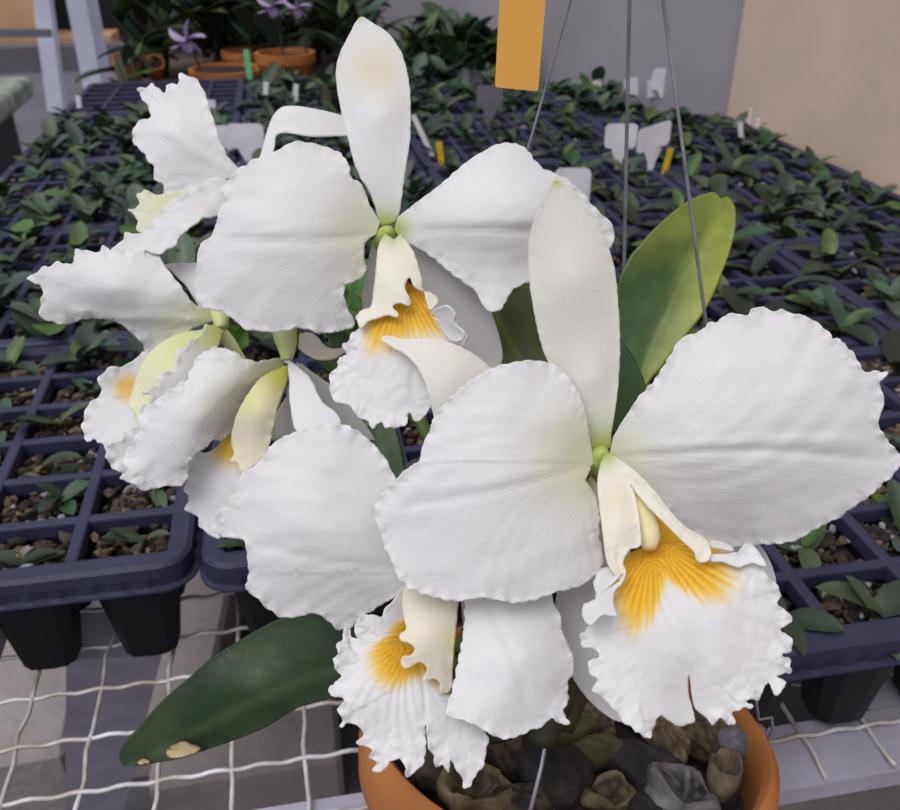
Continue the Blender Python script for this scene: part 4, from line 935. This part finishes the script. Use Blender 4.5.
# inner leaves seen through the gaps
for q, (pts, an, c) in enumerate((
    ([(338, 380), (330, 345), (322, 320), (330, 300), (345, 290), (358, 310), (365, 345), (366, 385)], [(350, 400, 305), (340, 300, 320)], srgb(50, 78, 40)),
    ([(345, 330), (348, 300), (352, 275), (362, 258), (374, 268), (378, 300), (372, 345)], [(360, 360, 305), (362, 262, 316)], srgb(80, 130, 44)),
    ([(380, 500), (372, 460), (370, 430), (378, 415), (392, 420), (402, 450), (410, 500)], [(395, 510, 292), (380, 420, 302)], srgb(52, 84, 42)),
    ([(224, 345), (222, 325), (226, 314), (236, 312), (246, 322), (250, 345)], [(236, 350, 300), (236, 315, 305)], srgb(98, 142, 44)))):
    bx = (sum(p[0] for p in (pts[0], pts[-1]))/2, max(pts[0][1], pts[-1][1])+8)
    surf('leaf', plant, bx, pts, an, seed=80+q, frill=(0, .1), waves=.2, matl='leaf', thick=.0012, pig=leafpig(c, tuple(v*1.5 for v in c), lambda X, Y, s, t, bx=bx, m=pts[len(pts)//2]: np.exp(-(((X-bx[0])*(m[1]-bx[1])-(Y-bx[1])*(m[0]-bx[0]))/math.hypot(m[0]-bx[0], m[1]-bx[1])/2.0)**2)))

# ------------------------------------------------------------------ labels and stakes among the trays
DZ = 0.0
def tlabel(px, py, ground, w_, h_, label, m='label', rz=0.0, stem=True, lean=0.0):
    """upright plant label: rounded board on a tapering stem, base at a bench point"""
    g_ = gnd(*ground, z=-.012); pt_ = None
    nh = np.array([math.sin(PS), math.cos(PS), 0.0]); r0 = ray(px, py)
    d = ((g_-CAM)@nh)/(r0@nh); top = CAM+r0*d
    zc = d; W_ = w_*d/FPX; Hh = h_*d/FPX
    root = empty('plant_label', g_, label, 'label', 'plant labels standing in the trays')
    c_, s_ = math.cos(-PS+rz), math.sin(-PS+rz)
    def loc(x, z, y=0): return top+np.array([x*c_-y*s_, x*s_+y*c_, z])
    def board(name, pts, th):
        P = [loc(x, z, -th/2) for x, z in pts]+[loc(x, z, th/2) for x, z in pts]; n = len(pts)
        F = [tuple(range(n)), tuple(range(2*n-1, n-1, -1))]+[(i, i+n, (i+1) % n+n, (i+1) % n) for i in range(n)]
        return build(name, P, F, M[m], root, smooth=False)
    a = min(W_, Hh)*.18; pts = []
    for cx, cz, st in ((W_/2-a, Hh/2-a, 0), (-W_/2+a, Hh/2-a, 90), (-W_/2+a, -Hh/2+a, 180), (W_/2-a, -Hh/2+a, 270)):
        for k in range(4):
            an = math.radians(st+k*30); pts.append((cx+a*math.cos(an), cz+a*math.sin(an)+lean*(cx+a*math.cos(an))))
    board('board', pts, .0009)
    hz = top[2]-g_[2]
    if stem: board('stem', [(-W_*.28, -Hh/2+.0005), (W_*.28, -Hh/2+.0005), (W_*.12, -Hh/2-.3*abs(hz)), (W_*.05, -hz), (-W_*.05, -hz), (-W_*.12, -Hh/2-.3*abs(hz))], .0008)
    return root
tlabel(246, 136, (250, 172), 36, 24, 'white rounded label left of the strap-like sepal at the upper left')
tlabel(222, 138, (226, 166), 20, 24, 'white label half hidden behind the upper left petal, touching its neighbour')
tlabel(621, 136, (626, 178), 32, 24, 'left one of the pair of white T-shaped labels behind the middle wire')
tlabel(654, 137, (664, 180), 34, 24, 'right one of the pair of white T-shaped labels behind the middle wire', lean=.25, rz=.2)
tlabel(664, 79, (668, 98), 24, 20, 'white label before the grey wall, right of the middle wire')
tlabel(572, 190, (575, 225), 36, 44, 'white rounded label peeking out behind the tip of the upper centre flower')
tlabel(490, 97, (487, 132), 26, 22, 'grey label standing under the yellow-orange tag', m='greylabel')
def stake_(px0, py0, px1, py1, w_, label, m='label', th=.0010):
    """flat stake: foot at bench point (px1, py1), head straight above it at the picture height of (px0, py0)"""
    g_ = gnd(px1, py1, z=-.012); nh = np.array([math.sin(PS), math.cos(PS), 0.0]); r0 = ray(px0, py0)
    d = ((g_-CAM)@nh)/(r0@nh); top = CAM+r0*d; wd = w_*d/FPX
    b = MB(); b.beam(g_, top, wd, th, side=(math.cos(PS), -math.sin(PS), 0))
    o = b.build('plant_stake', M[m]); tag(o, label, 'stake', 'small plant stakes in the trays'); return o
stake_(597, 80, 598, 97, 8, 'short pale stake left of the middle wire, before the grey wall')
stake_(631, 78, 632, 96, 13, 'wide pale stake right behind the middle wire, before the grey wall')
stake_(652, 80, 652, 97, 9, 'pale stake touching the left side of the white label before the grey wall')
stake_(753, 108, 748, 128, 5, 'white stake at the foot of the corner where grey and tan walls meet, leaning right')
stake_(740, 122, 742, 146, 5, 'white stake just left of the leaning stake near the wall corner')
stake_(758, 118, 756, 134, 5, 'short white stake nearest the tan wall')
stake_(439, 142, 443, 174, 6, 'yellow stake standing upright right of the upper centre flower', m='yellow')
stake_(671, 148, 662, 180, 6, 'yellow stake behind the right T-shaped label', m='yellow')
stake_(413, 115, 436, 164, 5, 'long pale stake leaning beside the tall sepal of the upper centre flower')
stake_(78, 96, 80, 114, 5, 'white stake at the left bench edge beside the empty slotted tray')
stake_(55, 136, 56, 148, 5, 'short white stake at the left bench edge, nearer than its neighbour')
stake_(266, 82, 265, 112, 5, 'white stake in front of the clay bowl, left of two')
stake_(296, 84, 295, 112, 5, 'white stake in front of the clay bowl, right of two')
stake_(325, 84, 325, 112, 6, 'tan wooden stake just left of the tall upright sepal', m='wood')
stake_(211, 100, 211, 120, 9, 'wide pale stake beside the ruffled upper left petal')

# ------------------------------------------------------------------ far bench with clay pots and big plants
fb = empty('far_bench', (0, 2.0, FZ), 'dark bench at the back carrying the clay pots and the tall plants', 'bench')
b = MB(); b.box(-.31, .20, 1.665, 2.45, -.055, -.035); b.build('bench_top', M['wood'], fb)
for x, y in ((-.28, 1.7), (.17, 1.7), (-.28, 2.4), (.17, 2.4)):
    b = MB(); b.box(x-.02, x+.02, y-.02, y+.02, FZ, -.055); b.build('leg', M['wood'], fb)
def cpot(px, py, rpx, hgt, label, shallow=False, tiltx=0.0, tilty=0.0, cat='pot'):
    z0 = -.035; c_ = gnd(px, py, z=z0+hgt); zc = (c_-CAM)@FW; R_ = rpx*zc/FPX
    ax = np.array([tiltx, tilty, 1.0]); ax /= np.linalg.norm(ax)
    root = empty('clay_pot', c_-ax*hgt, label, cat, 'clay pots on the far bench')
    k = .8 if shallow else .68
    b = MB(); b.lathe(c_, [(0, -hgt), (R_*k, -hgt), (R_*.93, -hgt*.3), (R_, -hgt*.28), (R_, 0), (R_*.88, 0), (R_*.86, -hgt*.3), (0, -hgt*.32)], 40, ax)
    b.build('pot_wall', M['clay'], root, smooth=False)
    b = MB(); b.lathe(c_, [(0, -hgt*.16), (R_*.86, -hgt*.17), (R_*.84, -hgt*.3)], 30, ax)
    o = b.build('fine_soil', M['soil'], root); o['kind'] = 'stuff'
    return c_, R_
cpot(126, 55, 15, .06, 'small clay pot at the left end of the far bench')
cpot(155, 62, 9, .045, 'small red clay pot tipped over between the larger pots', tiltx=.2, tilty=-1.0)
cpot(226, 68, 37, .035, 'wide shallow clay bowl in the middle of the far bench', shallow=True)
cpot(285, 52, 30, .06, 'clay pot behind the wide bowl, left of the white post')
cpot(243, 50, 22, .05, 'clay pot standing right behind the wide shallow bowl')
g_ = gnd(249, 72, z=-.02)
b = MB(); b.beam(P3(246, 50, 1.42), P3(250, 80, 1.42), .009, .004); tag(b.build('green_clip', M['green']), 'green plastic clip upright at the rim of the clay bowl', 'clip')

def strap_plant(loc, n, L, Wd, label, seed, hmul=1.0, cols=GRE, name='leafy_orchid'):
    r_ = random.Random(seed); root = empty(name, loc, label, 'orchid', 'leafy plants behind the seedling trays')
    for k in range(n):
        l_ = L*r_.uniform(.6, 1.1); V, F = leaf_geom(l_, Wd*r_.uniform(.7, 1.2), bend=r_.uniform(.2, 1.1), fold=.3, twist=r_.uniform(-.5, .5), nu=8, nv=2)
        R = np.array(Matrix.Rotation(r_.uniform(0, 6.28), 3, 'Z') @ Matrix.Rotation(-r_.uniform(.5, 1.35), 3, 'Y'))
        c = tuple(v*r_.uniform(.7, 1.2) for v in r_.choice(cols))
        off = np.array([r_.uniform(-.3, .3)*L, r_.uniform(-.3, .3)*L, r_.uniform(0, .75)*L*hmul])
        V = V@R.T+off+np.array(loc)
        build('leaf', V, F, M['seedling'], root, cols=np.array([c]*len(V)), thick=.0012)
    b = MB()
    for k in range(5):
        b.tube([np.array(loc)+np.array([r_.uniform(-.1, .1)*L, r_.uniform(-.1, .1)*L, 0]), np.array(loc)+np.array([r_.uniform(-.25, .25)*L, r_.uniform(-.2, .2)*L, L*hmul*.8])], L*.025, 6, srgb(84, 96, 60))
    b.build('stems', M['seedling'], root, smooth=True, col=True)
    return root
i = 0
spots = [(-.24, 1.90, 30, .17, 'behind the tipped red pot'), (-.12, 1.98, 30, .16, 'behind the wide clay bowl, left part'),
         (-.02, 1.90, 26, .14, 'behind the wide clay bowl, right part'), (.08, 2.02, 30, .16, 'around the foot of the right white post'), (.15, 1.86, 26, .12, 'between the white post and the tall sepal'),
         (-.18, 2.28, 34, .24, 'tall, behind the lilac flower'), (-.02, 2.32, 34, .24, 'tall, in the back middle of the far bench'), (.13, 2.28, 34, .24, 'tall, right behind the right white post'),
         (-.26, 1.70, 12, .07, 'small, between the first clay pot and the tipped pot')]
for k, (x, y, n, L, lb) in enumerate(spots):
    strap_plant((x, y, -.035), n, L, L*.26, 'dark green leafy orchid '+lb, 400+k, hmul=1.1)
# bushy row along the grey wall
for k, (px, py, L, lb) in enumerate(((418, 72, .085, 'first from the left'), (440, 66, .10, 'second from the left'), (462, 74, .09, 'third from the left'), (484, 72, .085, 'fourth from the left, by the yellow tag'), (506, 76, .07, 'fifth from the left, behind the yellow tag'))):
    g_ = gnd(px, py, z=-.012)
    strap_plant(tuple(g_), 20, L, L*.36, 'leafy plant by the grey wall, '+lb, 450+k, hmul=.8)
# lilac flowers in the background
def lilac(px, py, z, sc, label):
    c_ = P3(px, py, z); root = empty('lilac_orchid_bloom', c_, label, 'flower', 'lilac blooms at the back')
    for k, a in enumerate((20, 160, 90, 215, 325)):
        V, F = leaf_geom(sc, sc*(1.25 if k < 2 else .55), bend=.4, fold=.2, nu=6, nv=2)
        R = np.array(Matrix.Rotation(-PS, 3, 'Z') @ Matrix.Rotation(math.radians(-a), 3, 'Y'))
        build('petal', V@R.T+c_, F, M['lilac'], root, thick=.0008)
    V, F = leaf_geom(sc*.7, sc*.6, bend=.9, fold=.5, nu=6, nv=2); R = np.array(Matrix.Rotation(-PS-1.2, 3, 'Z') @ Matrix.Rotation(1.0, 3, 'Y'))
    build('lip', V@R.T+c_, F, M['lilac'], root, thick=.0008)
    b = MB(); b.tube([c_+np.array([0, .01, 0]), c_+np.array([.01, .05, -.05]), c_+np.array([.02, .08, -.18])], .002, 6); b.build('stalk', M['wood'], root)
lilac(187, 40, 1.52, .034, 'lilac flower above the tipped red pot')
lilac(272, 6, 1.55, .030, 'lilac flower cut off at the top edge, left one of two')
lilac(297, 8, 1.55, .026, 'lilac flower cut off at the top edge, right one of two')

# posts
def post(name, a, b2, w_, d_, m, label):
    bb = MB(); bb.beam(a, b2, w_, d_, side=(math.cos(PS), -math.sin(PS), 0)); o = bb.build(name, M[m]); tag(o, label, 'post'); return o
def down(px0, py0, px1, py1, zd, name, w_, d_, m, label):
    """post through two sight lines at one upright plane, run down to the floor"""
    nh = np.array([math.sin(PS), math.cos(PS), 0.0]); P = []
    for x, y in ((px0, py0), (px1, py1)):
        r_ = ray(x, y); P.append(CAM+r_*(zd/(r_@nh)))
    t = P[1]-P[0]; t /= abs(t[2]); lo = P[1]+t*(P[1][2]-FZ); hi = P[0]-t*.25
    return post(name, hi, lo, w_, d_, m, label)
down(43, 0, 58, 116, 4.3, 'metal_post', .075, .05, 'post', 'pale lilac-grey metal post at the far left, standing on the concrete')
down(82, 0, 98, 84, 2.7, 'metal_post', .055, .09, 'post', 'pale metal post right behind the empty slotted tray')
down(326, 0, 337, 60, 2.62, 'metal_post', .045, .03, 'post', 'pale metal post left of the tall upright sepal')
down(390, 0, 392, 45, 2.5, 'wooden_post', .085, .06, 'wood', 'brown wooden post beside the left edge of the grey wall')
b = MB(); b.beam(P3(-120, 33, 3.3), P3(52, 33, 3.55), .03, .03, side=(0, 0, 1)); tag(b.build('metal_crossbar', M['steel']), 'thin grey metal crossbar meeting the far left post', 'bar')

# left neighbouring bench with slab and box
g_ = gnd(14, 150, z=-.30)
lb = empty('stone_slab', (g_[0], g_[1], -.25), 'mossy grey slab at the far left on its own low bench', 'slab')
V, F = [], []
nz_ = np.random.RandomState(4)
xr = gnd(20, 84, z=-.24)[0]
b = MB(); b.box(-1.9, xr, 2.6, 3.3, -.31, -.24)
o = b.build('slab_top', M['moss'], lb); bv = o.modifiers.new('bevel', 'BEVEL'); bv.width = .02; bv.segments = 3
b = MB(); b.box(-1.8, xr-.06, 2.66, 3.2, FZ, -.31); b.build('slab_base', M['cup'], lb)
strap_plant((xr-.16, 2.68, -.24), 22, .12, .04, 'small leafy plant on the mossy slab at the left edge', 500)
